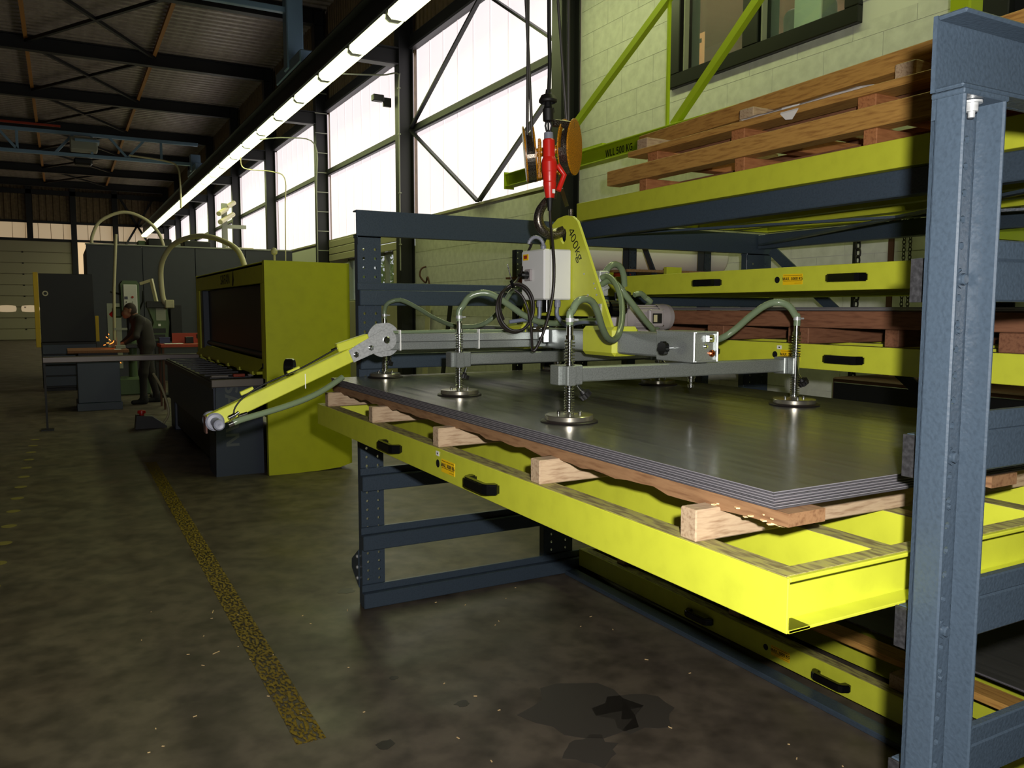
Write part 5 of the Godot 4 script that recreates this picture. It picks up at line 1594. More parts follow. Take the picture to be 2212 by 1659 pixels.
func behind_rack():
	# small shelf rack at the wall with a roll of film
	var s := thing("shelf_rack", "dark perforated shelf rack by the wall beyond the drawer rack", "rack", Vector3(0, 0, 0))
	for q in [[3.55, -4.75], [4.25, -4.75], [3.55, -6.4], [4.25, -6.4]]:
		var b := B.new()
		b.holed(q[0], 0.02, 0.035, 0.05, 2, 42, 0.006, q[1] - 0.002, q[1])
		b.box(Vector3(q[0], 0.02, q[1] - 0.07), Vector3(q[0] + 0.004, 2.12, q[1]))
		b.box(Vector3(q[0] + 0.066, 0.02, q[1] - 0.07), Vector3(q[0] + 0.07, 2.12, q[1]))
		b.box(Vector3(q[0] - 0.01, 0, q[1] - 0.08), Vector3(q[0] + 0.08, 0.02, q[1] + 0.01))
		part(s, "post", b, M.blue_dark)
	for x in [3.56, 4.26]: part(s, "shelf_beam", boxm(Vector3(x, 1.80, -6.4), Vector3(x + 0.05, 1.86, -4.76), 0.004), M.orange_paint)
	part(s, "shelf_board", boxm(Vector3(3.5, 1.861, -6.5), Vector3(4.9, 1.879, -4.7)), M.wood_brown)
	part(s, "lime_stop", boxm(Vector3(3.82, 1.80, -4.69), Vector3(3.96, 1.90, -4.66)), M.lime_paint)
	part(s, "lime_panel", boxm(Vector3(3.0, 1.70, -4.9), Vector3(3.5, 1.86, -4.86)), M.lime_paint)
	var br := B.new()
	br.bar(Vector3(3.65, 2.1, -4.74), Vector3(4.25, 0.9, -4.74), 0.012, 0.05, Vector3(0, 0, 1))
	part(s, "brace", br, M.blue_dark)
	var r := thing("film_roll", "big white roll of film lying on the shelf rack", "roll", Vector3(3.42, 1.88 + 0.15, -5.25))
	var rb := B.new()
	rb.lathe([Vector2(0.045, 0), Vector2(0.142, 0), Vector2(0.15, 0.012), Vector2(0.15, 1.4), Vector2(0.142, 1.42), Vector2(0.045, 1.42)], 40, Transform3D(basis_to(Vector3(1, 0, 0.0)), Vector3.ZERO))
	part(r, "film", rb, M.film_roll)
	var rc := B.new()
	rc.lathe([Vector2(0.036, 0.0), Vector2(0.045, 0.0), Vector2(0.045, 1.42), Vector2(0.036, 1.42), Vector2(0.036, 0.0)], 20, Transform3D(basis_to(Vector3(1, 0, 0.0)), Vector3.ZERO))
	part(r, "core_tube", rc, M.cardboard)
	# chains and straps hung on the block wall
	var c1 := thing("lifting_chain", "heavy dark chain hanging on the block wall", "chain", Vector3(4.93, 2.2, -3.93))
	chain(c1, "links", Vector3(0, 0, 0), 1.3, 1.9, M.iron)
	part(c1, "peg", boxm(Vector3(-0.03, 0.0, -0.02), Vector3(0.07, 0.04, 0.02)), M.iron)
	part(c1, "strap", boxm(Vector3(0.02, -1.3, -0.06), Vector3(0.03, 0, -0.03)), M.machine_black)
	var c2 := thing("lifting_strap", "brown strap hanging on the block wall", "strap", Vector3(4.93, 2.2, -3.67))
	part(c2, "webbing", boxm(Vector3(0, -1.7, -0.02), Vector3(0.012, 0, 0.02)), M.rust_brown)
	part(c2, "peg", boxm(Vector3(-0.03, 0.0, -0.02), Vector3(0.07, 0.04, 0.02)), M.iron)
	for i in 2:
		var c3 := thing("thin_chain", "thin chain hanging in a pair on the block wall", "chain", Vector3(4.93, 2.2, -3.57 + i * 0.045), "pair of thin chains")
		chain(c3, "links", Vector3.ZERO, 1.2 + 0.1 * i, 0.95, M.iron)
		part(c3, "peg", boxm(Vector3(-0.03, 0.0, -0.015), Vector3(0.07, 0.03, 0.015)), M.iron)
	var cb := thing("floor_cabinet", "dark cabinet standing against the block wall behind the rack", "cabinet", Vector3(4.5, 0, -3.3))
	part(cb, "body", boxm(Vector3(0, 0, -0.45), Vector3(0.45, 1.15, 0.9), 0.01), M.rust_brown)
	part(cb, "door", boxm(Vector3(-0.012, 0.05, -0.43), Vector3(-0.001, 1.12, 0.2), 0.004), M.machine_black)
	part(cb, "door", boxm(Vector3(-0.012, 0.05, 0.22), Vector3(-0.001, 1.12, 0.88), 0.004), M.machine_black)
	var cd := thing("wall_conduit", "pale bent conduit on the block wall beside the jib arm", "conduit", Vector3(4.98, 2.3, -6.6))
	var pb := B.new()
	pb.tube(smooth([Vector3(0, -0.5, -0.32), Vector3(0, 0.2, -0.32), Vector3(0, 0.38, -0.30), Vector3(0, 0.42, -0.22), Vector3(0, 0.43, 0.4)], 5), 0.012, 8)
	part(cd, "pipe", pb, M.pipe_beige)
	var lean := thing("leaning_board", "bent metal offcut leaning against the low block wall", "offcut", Vector3(4.8, 0, -11.6))
	var lb := B.new()
	lb.bar(Vector3(0, 0, 0), Vector3(0.17, 1.65, -0.15), 0.18, 0.01, Vector3(1, 0, 0))
	part(lean, "sheet", lb, M.cladding_pale)
	var lean2 := thing("leaning_bar", "dark steel bar leaning against the low block wall", "bar", Vector3(4.75, 0, -10.9))
	var l2 := B.new()
	l2.bar(Vector3(0, 0, 0), Vector3(0.2, 1.7, 0.03), 0.09, 0.03, Vector3(1, 0, 0))
	part(lean2, "bar", l2, M.machine_black)
	var hk := thing("wall_hook", "rusty hook with a coil of wire on the low block wall", "hook", Vector3(4.97, 2.05, -11.9))
	var hb := B.new()
	hb.tube(smooth([Vector3(0.03, 0.2, 0), Vector3(-0.05, 0.16, 0), Vector3(-0.08, 0.05, 0.02), Vector3(-0.02, -0.05, 0.1), Vector3(-0.03, 0.03, 0.2), Vector3(-0.02, -0.15, 0.28)], 5), 0.014, 6)
	part(hk, "wire", hb, M.rust_brown)

# ---------------------------------------------------------------- guillotine shear
func shear():
	var s := thing("guillotine_shear", "large lime green guillotine shear with a black front screen", "machine", Vector3(1.68, 0, -12.35))
	# side cheeks; the near one has a rounded foot
	for q in [0, 1]:
		var sp := B.new(Transform3D(Basis(), Vector3(0, 0, 0.0 if q == 0 else 4.38)))
		sp.prism(PackedVector2Array([Vector2(0, 0.0), Vector2(0.25, -0.0), Vector2(0.5, 0.005), Vector2(0.7, 0.02), Vector2(0.82, 0.055), Vector2(0.82, 2.04), Vector2(0.0, 2.05)]), 0, 0.07)
		part(s, "side_panel", sp, M.lime_machine)
	part(s, "roof_panel", boxm(Vector3(0.0, 2.0, 0.07), Vector3(0.82, 2.04, 4.38), 0.01), M.lime_machine)
	part(s, "front_header", boxm(Vector3(0.0, 1.84, 0.07), Vector3(0.04, 2.045, 4.38), 0.006), M.lime_machine)
	part(s, "front_stile", boxm(Vector3(0.0, 0.92, 0.07), Vector3(0.04, 1.84, 0.24), 0.006), M.lime_machine)
	part(s, "front_stile", boxm(Vector3(0.0, 0.92, 4.26), Vector3(0.04, 1.84, 4.38), 0.006), M.lime_machine)
	part(s, "blue_cheek", boxm(Vector3(0.02, 1.0, 0.24), Vector3(0.12, 1.84, 0.42), 0.01), M.machine_blue)
	part(s, "front_screen", boxm(Vector3(0.10, 1.14, 0.24), Vector3(0.14, 1.84, 4.26), 0.004), M.machine_inside)
	part(s, "rear_wall", boxm(Vector3(0.74, 0.1, 0.07), Vector3(0.80, 2.0, 4.38)), M.machine_black)
	var bl := B.new()
	bl.tube([Vector3(0.09, 1.13, 0.3), Vector3(0.09, 1.13, 4.2)], 0.03, 10)
	part(s, "hold_down_bar", bl, M.bare_steel)
	var lp := B.new()
	lp.quad(Vector3(0.06, 1.09, 0.26), Vector3(0.06, 1.09, 4.26), Vector3(-0.05, 0.99, 4.26), Vector3(-0.05, 0.99, 0.26))
	lp.box(Vector3(-0.055, 0.96, 0.26), Vector3(0.06, 0.99, 4.26), 0.004)
	part(s, "finger_guard", lp, M.lime_machine)
	for i in 6: part(s, "guard_foot", boxm(Vector3(-0.07, 0.95, 0.6 + i * 0.68), Vector3(-0.04, 0.985, 0.72 + i * 0.68)), M.lime_machine)
	part(s, "latch", boxm(Vector3(-0.006, 1.02, 4.28), Vector3(0.001, 1.07, 4.32)), M.ink)
	# table with cross slats, its plinth and pedestal
	var tz := Vector3(0, 0, 0)
	part(s, "table_plate", boxm(Vector3(-0.46, 0.885, 0.35), Vector3(-0.02, 0.915, 4.30), 0.004), M.table_slat)
	for i in 11: part(s, "table_slat", boxm(Vector3(-0.44, 0.915, 0.55 + i * 0.34), Vector3(-0.05, 0.93, 0.57 + i * 0.34)), M.bare_steel)
	part(s, "table_edge", boxm(Vector3(-0.48, 0.855, 4.27), Vector3(0.0, 0.93, 4.31), 0.006), M.table_steel)
	part(s, "table_lip", boxm(Vector3(-0.475, 0.84, 0.35), Vector3(-0.455, 0.90, 4.27), 0.004), M.bare_steel)
	part(s, "table_apron", boxm(Vector3(-0.455, 0.40, 0.4), Vector3(-0.43, 0.885, 4.24)), M.machine_blue)
	var pe := B.new()
	pe.prism(PackedVector2Array([Vector2(-0.455, 0), Vector2(-0.01, 0), Vector2(-0.01, 0.86), Vector2(-0.44, 0.86), Vector2(-0.445, 0.45)]), 3.9, 4.28)
	part(s, "pedestal", pe, M.machine_blue)
	part(s, "pedestal", boxm(Vector3(-0.43, 0, 0.42), Vector3(-0.05, 0.86, 0.85), 0.01), M.machine_blue)
	part(s, "offcut_chute", boxm(Vector3(-0.40, 0.06, 0.85), Vector3(-0.02, 0.42, 3.9)), M.machine_black)
	var face := Basis(Vector3(0, 0, 1), Vector3.UP, Vector3(-1, 0, 0))
	text(s, "lettering", "SAFAN", 0.11, M.ink, Transform3D(face, Vector3(-0.002, 1.93, 2.35)), true, 1.3)
	var mk := B.new(Transform3D(face, Vector3(-0.001, 1.93, 2.86)))
	mk.prism(PackedVector2Array([Vector2(-0.06, -0.08), Vector2(0.0, 0.10), Vector2(0.05, -0.02), Vector2(0.0, -0.09)]), 0, 0.002)
	part(s, "emblem", mk, M.ink)
	text(s, "lettering", "SAFAN", 0.12, M.pale_text, Transform3D(Basis(Vector3(0, 0, 1), -PI / 2), Vector3(-0.30, 0.58, 4.281)), true, 1.2)
	var lm := B.new()
	lm.lathe([Vector2(0.012, 2.04), Vector2(0.012, 2.13), Vector2(0.03, 2.14), Vector2(0.034, 2.17), Vector2(0.02, 2.195), Vector2(0, 2.2)], 12, Transform3D(Basis(), Vector3(0.2, 0, 4.0)))
	part(s, "signal_knob", lm, M.pipe_beige)
	# offcuts lying on the table
	for q in [["steel_offcut", "grey steel strip lying on the shear table", Vector3(1.32, 0.93, -8.32), Vector3(0.16, 0.02, 0.05), M.table_steel], ["wood_block", "small orange wooden block on the shear table", Vector3(1.50, 0.93, -8.32), Vector3(0.11, 0.028, 0.05), M.orange_paint], ["steel_offcut", "short pale steel block at the edge of the shear table", Vector3(1.61, 0.93, -8.32), Vector3(0.05, 0.025, 0.06), M.table_steel]]:
		put(self, q[0], boxm(Vector3(-q[3].x / 2, 0, -q[3].z / 2), Vector3(q[3].x / 2, q[3].y, q[3].z / 2), 0.003).mesh(), q[4], q[2])
		tag(get_child(get_child_count() - 1), q[1], "offcut")
	# square arm of the table, on a thin stand
	var a := thing("support_arm", "long grey sheet support arm on a thin stand before the shear", "machine arm", Vector3(-0.25, 0, -12.25))
	part(a, "arm", boxm(Vector3(0, 0.88, -0.04), Vector3(1.93, 0.965, 0.04), 0.012), M.table_steel)
	part(a, "stand_tube", boxm(Vector3(0.01, 0.02, -0.02), Vector3(0.035, 0.88, 0.02)), M.machine_black)
	part(a, "stand_foot", boxm(Vector3(-0.05, 0, -0.08), Vector3(0.10, 0.02, 0.08)), M.machine_black)
	# foot switch
	var f := thing("foot_switch", "black foot switch with a red mushroom button by the shear", "switch", Vector3(0.88, 0, -11.9))
	var fb := B.new(Transform3D(Basis(Vector3.UP, 0.0), Vector3.ZERO))
	fb.prism(PackedVector2Array([Vector2(-0.09, 0), Vector2(0.30, 0), Vector2(0.30, 0.02), Vector2(0.12, 0.16), Vector2(-0.07, 0.18)]), -0.1, 0.1)
	part(f, "body", fb, M.machine_black)
	var rbn := B.new()
	rbn.lathe([Vector2(0.03, 0.17), Vector2(0.03, 0.19), Vector2(0.055, 0.20), Vector2(0.05, 0.235), Vector2(0.0, 0.245)], 16)
	part(f, "button", rbn, M.red_plastic)
	var hs := B.new()
	hs.tube(smooth([Vector3(0.25, 0.03, 0.02), Vector3(0.33, 0.2, 0.05), Vector3(0.27, 0.5, 0.0), Vector3(0.17, 0.72, -0.1)], 6), 0.016, 8)
	part(f, "hose", hs, M.pipe_beige)

# ---------------------------------------------------------------- far machines
func workshop():
	# laser cabin
	var c := thing("machine_cabin", "long dark blue machine cabin standing across the hall", "machine", Vector3(0.5, 0, -19.6))
	for i in 4:
		part(c, "wall_panel", boxm(Vector3(i * 1.08 + 0.004, 0, 0), Vector3((i + 1) * 1.08 - 0.004, 2.93, 0.06), 0.006), M.cabin_blue)
	part(c, "body", boxm(Vector3(0.02, 0, -3.2), Vector3(4.24, 2.90, 0)), M.cabin_blue)
	part(c, "top_trim", boxm(Vector3(-0.01, 2.93, -0.02), Vector3(4.3, 2.96, 0.08)), M.fitting_grey)
	part(c, "door_panel", boxm(Vector3(0.35, 0.3, 0.06), Vector3(0.62, 1.7, 0.075)), M.fitting_grey)
	for q in [["roof_unit", Vector3(1.25, 2.97, -1.0), Vector3(1.75, 3.15, -0.5), M.machine_black], ["roof_unit", Vector3(2.0, 2.97, -1.0), Vector3(2.6, 3.13, -0.5), M.machine_black], ["roof_unit", Vector3(1.78, 2.97, -0.9), Vector3(1.95, 3.06, -0.6), M.fitting_grey], ["roof_unit", Vector3(1.05, 2.97, -0.9), Vector3(1.22, 3.1, -0.6), M.drill_green]]:
		part(c, q[0], boxm(q[1], q[2], 0.02), q[3])
	var ad := thing("roof_equipment", "pale yellow pulley frame on the wall above the machine cabin", "frame", Vector3(4.2, 3.0, -24.5))
	for q in [[Vector3(-0.2, 1.0, 0.2), Vector3(0.35, 1.35, -0.9)], [Vector3(-0.2, 1.25, 0.0), Vector3(0.1, 1.45, -0.5)], [Vector3(0.1, 1.5, -0.5), Vector3(0.4, 1.7, -1.0)]]:
		var b := B.new()
		b.tube([q[0], q[1]], 0.07, 10)
		part(ad, "roller", b, M.pipe_beige)
	part(ad, "bracket", boxm(Vector3(-0.05, 0.0, -0.5), Vector3(0.1, 1.6, -0.4)), M.fitting_grey)
	part(ad, "plate", boxm(Vector3(0.0, 0.0, -0.45), Vector3(0.8, 0.35, -0.3), 0.02), M.pipe_beige)
	part(ad, "cross_arm", boxm(Vector3(0.1, 0.9, -0.55), Vector3(0.62, 1.0, -0.4)), M.fitting_grey)
	# arched suction pipes
	var p1 := thing("suction_pipe", "tall beige arched pipe over the blue machine cabin", "pipe", Vector3(0.62, 2.96, -19.75))
	var b1 := B.new()
	b1.tube(smooth([Vector3(0, 0, 0), Vector3(0.03, 0.2, 0), Vector3(0.2, 0.5, 0), Vector3(0.64, 0.70, 0), Vector3(1.05, 0.58, 0), Vector3(1.32, 0.3, 0), Vector3(1.42, 0, 0)], 6), 0.035, 10)
	part(p1, "tube", b1, M.pipe_beige)
	var p2 := thing("suction_pipe", "beige arched pipe running onto the roof of the lime shear", "pipe", Vector3(1.30, 0, -12.9))
	var b2 := B.new()
	b2.tube(smooth([Vector3(0.06, 1.66, 0.0), Vector3(0.0, 1.74, 0), Vector3(-0.02, 2.1, 0), Vector3(0.02, 2.32, 0.1), Vector3(0.16, 2.52, 0.3), Vector3(0.42, 2.60, 0.7), Vector3(0.65, 2.52, 1.1), Vector3(0.80, 2.35, 1.5), Vector3(0.86, 2.05, 1.7)], 6), 0.036, 12)
	part(p2, "tube", b2, M.pipe_beige)
	part(p2, "joint", boxm(Vector3(0.02, 1.6, -0.05), Vector3(0.14, 1.72, 0.06), 0.01), M.pipe_beige)
	var p3 := thing("conduit_pole", "thin beige pole rising beside the drilling machine", "pole", Vector3(0.80, 0.9, -16.2))
	var b3 := B.new()
	b3.tube([Vector3(0, 0, 0), Vector3(0.03, 1.0, 0), Vector3(0.10, 2.0, 0)], 0.025, 8)
	part(p3, "tube", b3, M.pipe_beige)
	part(p3, "bench_mount", boxm(Vector3(-0.03, -0.9, -0.03), Vector3(0.04, 0, 0.03)), M.fitting_grey)
	# black welding screen on a drawer bench
	var d := thing("tool_cabinet", "low dark drawer cabinet with lime lettering under the black panel", "cabinet", Vector3(-0.40, 0, -18.0))
	part(d, "body", boxm(Vector3(0.03, 0.06, -0.6), Vector3(0.98, 0.94, 0.0), 0.006), M.machine_black)
	for i in 4: part(d, "drawer_front", boxm(Vector3(0.05, 0.10 + i * 0.205, 0.0), Vector3(0.96, 0.28 + i * 0.205, 0.02), 0.005), M.machine_blue)
	text(d, "lettering", "SAFAN", 0.075, M.faded_lime_text, Transform3D(Basis(), Vector3(0.62, 0.60, 0.022)), true, 1.25)
	part(d, "plinth", boxm(Vector3(0.05, 0, -0.58), Vector3(0.95, 0.06, -0.05)), M.machine_black)
	part(d, "yellow_edge", boxm(Vector3(-0.05, 0.85, -0.03), Vector3(0.03, 2.27, 0.03), 0.004), M.safety_yellow)
	var wp := thing("welding_screen", "tall black panel with a yellow edge and a round dial", "screen", Vector3(-0.36, 0.945, -18.05))
	part(wp, "panel", boxm(Vector3(0.0, 0, -0.3), Vector3(0.92, 1.31, 0.0), 0.006), M.machine_black)
	var dl := B.new()
	dl.lathe([Vector2(0.03, 0.0), Vector2(0.03, 0.012), Vector2(0.05, 0.012), Vector2(0.05, 0.0)], 18, Transform3D(basis_to(Vector3(0, 0, 1)), Vector3(0.10, 0.93, 0.0)))
	part(wp, "dial_ring", dl, M.pipe_beige)
	part(wp, "yellow_post", boxm(Vector3(0.93, 0.0, -0.06), Vector3(0.99, 0.5, 0.0), 0.004), M.safety_yellow)
	# welding bench
	var t := thing("welding_bench", "blue box bench with a brown steel plate top", "bench", Vector3(0.15, 0, -14.55))
	part(t, "box", boxm(Vector3(0.02, 0.12, -0.55), Vector3(0.62, 0.86, 0.25), 0.008), M.machine_blue)
	part(t, "plinth", boxm(Vector3(0.0, 0, -0.58), Vector3(0.64, 0.12, 0.28), 0.006), M.machine_blue)
	part(t, "plate_top", boxm(Vector3(-0.1, 0.90, -0.65), Vector3(0.76, 0.945, 0.3), 0.004), M.wood_dark)
	part(t, "spacer", boxm(Vector3(0.05, 0.86, -0.5), Vector3(0.6, 0.90, 0.2)), M.machine_black)
	var st := thing("clamp_stand", "grey work clamp standing on the welding bench", "clamp", Vector3(0.78, 0.945, -14.65))
	part(st, "column", boxm(Vector3(-0.02, 0, -0.02), Vector3(0.03, 0.32, 0.02)), M.fitting_grey)
	part(st, "jaw", boxm(Vector3(-0.06, 0.30, -0.03), Vector3(0.14, 0.335, 0.03)), M.fitting_grey)
	part(st, "base", boxm(Vector3(-0.05, 0, -0.06), Vector3(0.10, 0.06, 0.10), 0.01), M.fitting_grey)
	var ro := thing("paper_scrap", "white scrap of paper on the welding bench", "paper", Vector3(0.70, 0.9455, -14.35))
	part(ro, "sheet", boxm(Vector3(0, 0, -0.03), Vector3(0.1, 0.01, 0.05)), M.paper)
	# drilling machine
	var q := thing("drill_press", "green and white column drilling machine behind the worker", "machine", Vector3(1.1, 0, -16.9))
	part(q, "base", boxm(Vector3(-0.25, 0, -0.35), Vector3(0.3, 0.3, 0.35), 0.02), M.drill_green)
	var qc := B.new()
	qc.tube([Vector3(0.05, 0.3, -0.2), Vector3(0.05, 1.9, -0.2)], 0.075, 16)
	part(q, "column", qc, M.drill_green)
	part(q, "table", boxm(Vector3(-0.3, 0.86, -0.3), Vector3(0.25, 0.93, 0.3), 0.01), M.bare_steel)
	var hd := B.new(Transform3D(Basis(), Vector3(0, 0, -0.3)))
	hd.prism(PackedVector2Array([Vector2(-0.13, 1.45), Vector2(0.17, 1.45), Vector2(0.17, 2.04), Vector2(0.13, 2.10), Vector2(-0.10, 2.10), Vector2(-0.14, 2.04)]), 0, 0.6)
	part(q, "head", hd, M.drill_green)
	part(q, "front_panel", boxm(Vector3(-0.10, 1.50, 0.3), Vector3(0.13, 2.03, 0.33), 0.01), M.drill_white)
	part(q, "display", boxm(Vector3(-0.085, 1.76, 0.33), Vector3(-0.03, 1.81, 0.336)), M.screen_dark)
	for e in [[0.05, 1.80, 0.022, M.orange_paint], [-0.055, 1.71, 0.012, M.ink], [0.05, 1.71, 0.01, M.drill_green], [0.05, 1.68, 0.01, M.ink], [-0.055, 1.65, 0.014, M.drill_green]]:
		var bt := B.new()
		bt.lathe([Vector2(e[2], 0), Vector2(e[2] * 0.9, 0.012), Vector2(0, 0.014)], 12, Transform3D(basis_to(Vector3(0, 0, 1)), Vector3(e[0], e[1], 0.33)))
		part(q, "button", bt, e[3])
	var qh := B.new()
	qh.tube([Vector3(-0.13, 1.85, 0.1), Vector3(-0.30, 1.90, 0.14)], 0.016, 8)
	qh.tube([Vector3(0.17, 1.55, 0.1), Vector3(0.23, 1.72, 0.2), Vector3(0.24, 1.92, 0.24)], 0.016, 8)
	part(q, "lever", qh, M.machine_black)
	var qs := B.new()
	qs.tube([Vector3(0.0, 1.46, 0.1), Vector3(0.0, 1.12, 0.1)], 0.05, 12)
	part(q, "spindle", qs, M.bare_steel)
	part(q, "motor", boxm(Vector3(-0.28, 1.42, -0.1), Vector3(-0.12, 1.62, 0.15), 0.03), M.drill_green)
	var rc := B.new()
	rc.tube([Vector3(-0.30, 1.46, 0.05), Vector3(-0.24, 1.52, 0.08)], 0.05, 12)
	part(q, "red_cap", rc, M.red_plastic)
	# control cabinet on an arm
	var a := thing("control_console", "dark control console with a sloping screen behind the worker", "console", Vector3(1.45, 0, -15.9))
	var cn := B.new(Transform3D(Basis(), Vector3(0, 0, -0.25)))
	cn.prism(PackedVector2Array([Vector2(-0.10, 1.02), Vector2(0.20, 1.02), Vector2(0.24, 1.35), Vector2(0.20, 1.62), Vector2(0.18, 1.68), Vector2(-0.08, 1.72), Vector2(-0.13, 1.68), Vector2(-0.02, 1.35)]), 0, 0.3)
	part(a, "housing", cn, M.drill_green)
	part(a, "visor", boxm(Vector3(-0.14, 1.60, 0.0), Vector3(0.22, 1.72, 0.12), 0.01), M.machine_black)
	part(a, "screen", boxm(Vector3(0.02, 1.38, 0.05), Vector3(0.18, 1.60, 0.06)), M.fitting_grey)
	part(a, "white_button", boxm(Vector3(0.05, 1.28, 0.05), Vector3(0.09, 1.32, 0.062)), M.white_tag)
	part(a, "slot", boxm(Vector3(-0.04, 1.16, 0.05), Vector3(0.17, 1.24, 0.06)), M.machine_black)
	part(a, "slot", boxm(Vector3(-0.05, 1.05, 0.05), Vector3(0.16, 1.13, 0.06)), M.machine_black)
	part(a, "side_cabinet", boxm(Vector3(0.25, 1.0, -0.3), Vector3(0.44, 1.66, 0.1), 0.01), M.machine_black)
	part(a, "leg", boxm(Vector3(0.0, 0, -0.2), Vector3(0.12, 1.02, -0.05)), M.machine_black)
	part(a, "foot", boxm(Vector3(-0.1, 0, -0.35), Vector3(0.3, 0.05, 0.1)), M.machine_black)
	var ar := B.new()
	ar.bar(Vector3(-0.20, 2.03, -0.2), Vector3(-0.01, 2.10, -0.15), 0.05, 0.05)
	ar.bar(Vector3(-0.02, 2.12, -0.15), Vector3(0.05, 1.70, -0.1), 0.05, 0.05)
	part(a, "swivel_arm", ar, M.pipe_beige)
	# orange bench with odds and ends
	var o := thing("orange_bench", "small orange workbench beside the shear with tools on it", "bench", Vector3(1.62, 0, -14.2))
	part(o, "top", boxm(Vector3(-0.28, 0.98, -0.3), Vector3(0.50, 1.03, 0.3), 0.006), M.orange_paint)
	part(o, "backboard", boxm(Vector3(-0.05, 1.03, -0.3), Vector3(0.50, 1.19, -0.26)), M.orange_paint)
	for e in [Vector2(-0.26, -0.27), Vector2(0.46, -0.27), Vector2(-0.26, 0.25), Vector2(0.46, 0.25)]: part(o, "leg", boxm(Vector3(e.x, 0, e.y), Vector3(e.x + 0.03, 0.98, e.y + 0.03)), M.rust_brown)
	for e in [["paper_sheet", "white paper lying on the orange bench", Vector3(1.40, 1.031, -14.0), Vector3(0.28, 0.01, 0.18), M.paper, "paper"], ["blue_box", "blue plastic box on the orange bench", Vector3(1.36, 1.031, -14.35), Vector3(0.16, 0.09, 0.12), M.blue_plastic, "box"], ["bench_vice", "grey bench vice on the orange bench", Vector3(1.95, 1.031, -14.1), Vector3(0.09, 0.14, 0.12), M.fitting_grey, "vice"], ["part_bin", "dark bin of parts on the orange backboard bench", Vector3(1.75, 1.031, -14.3), Vector3(0.12, 0.1, 0.15), M.machine_black, "bin"]]:
		var n := thing(e[0], e[1], e[5], e[2])
		part(n, "body", boxm(Vector3(0, 0, -e[3].z / 2), Vector3(e[3].x, e[3].y, e[3].z / 2), 0.004), e[4])
		if e[0] == "bench_vice": part(n, "jaw", boxm(Vector3(-0.05, 0.08, -0.03), Vector3(0.0, 0.15, 0.03), 0.004), M.bare_steel)
		if e[0] == "blue_box": part(n, "lid", boxm(Vector3(-0.005, 0.085, -0.065), Vector3(0.165, 0.1, 0.065), 0.003), M.blue_plastic)

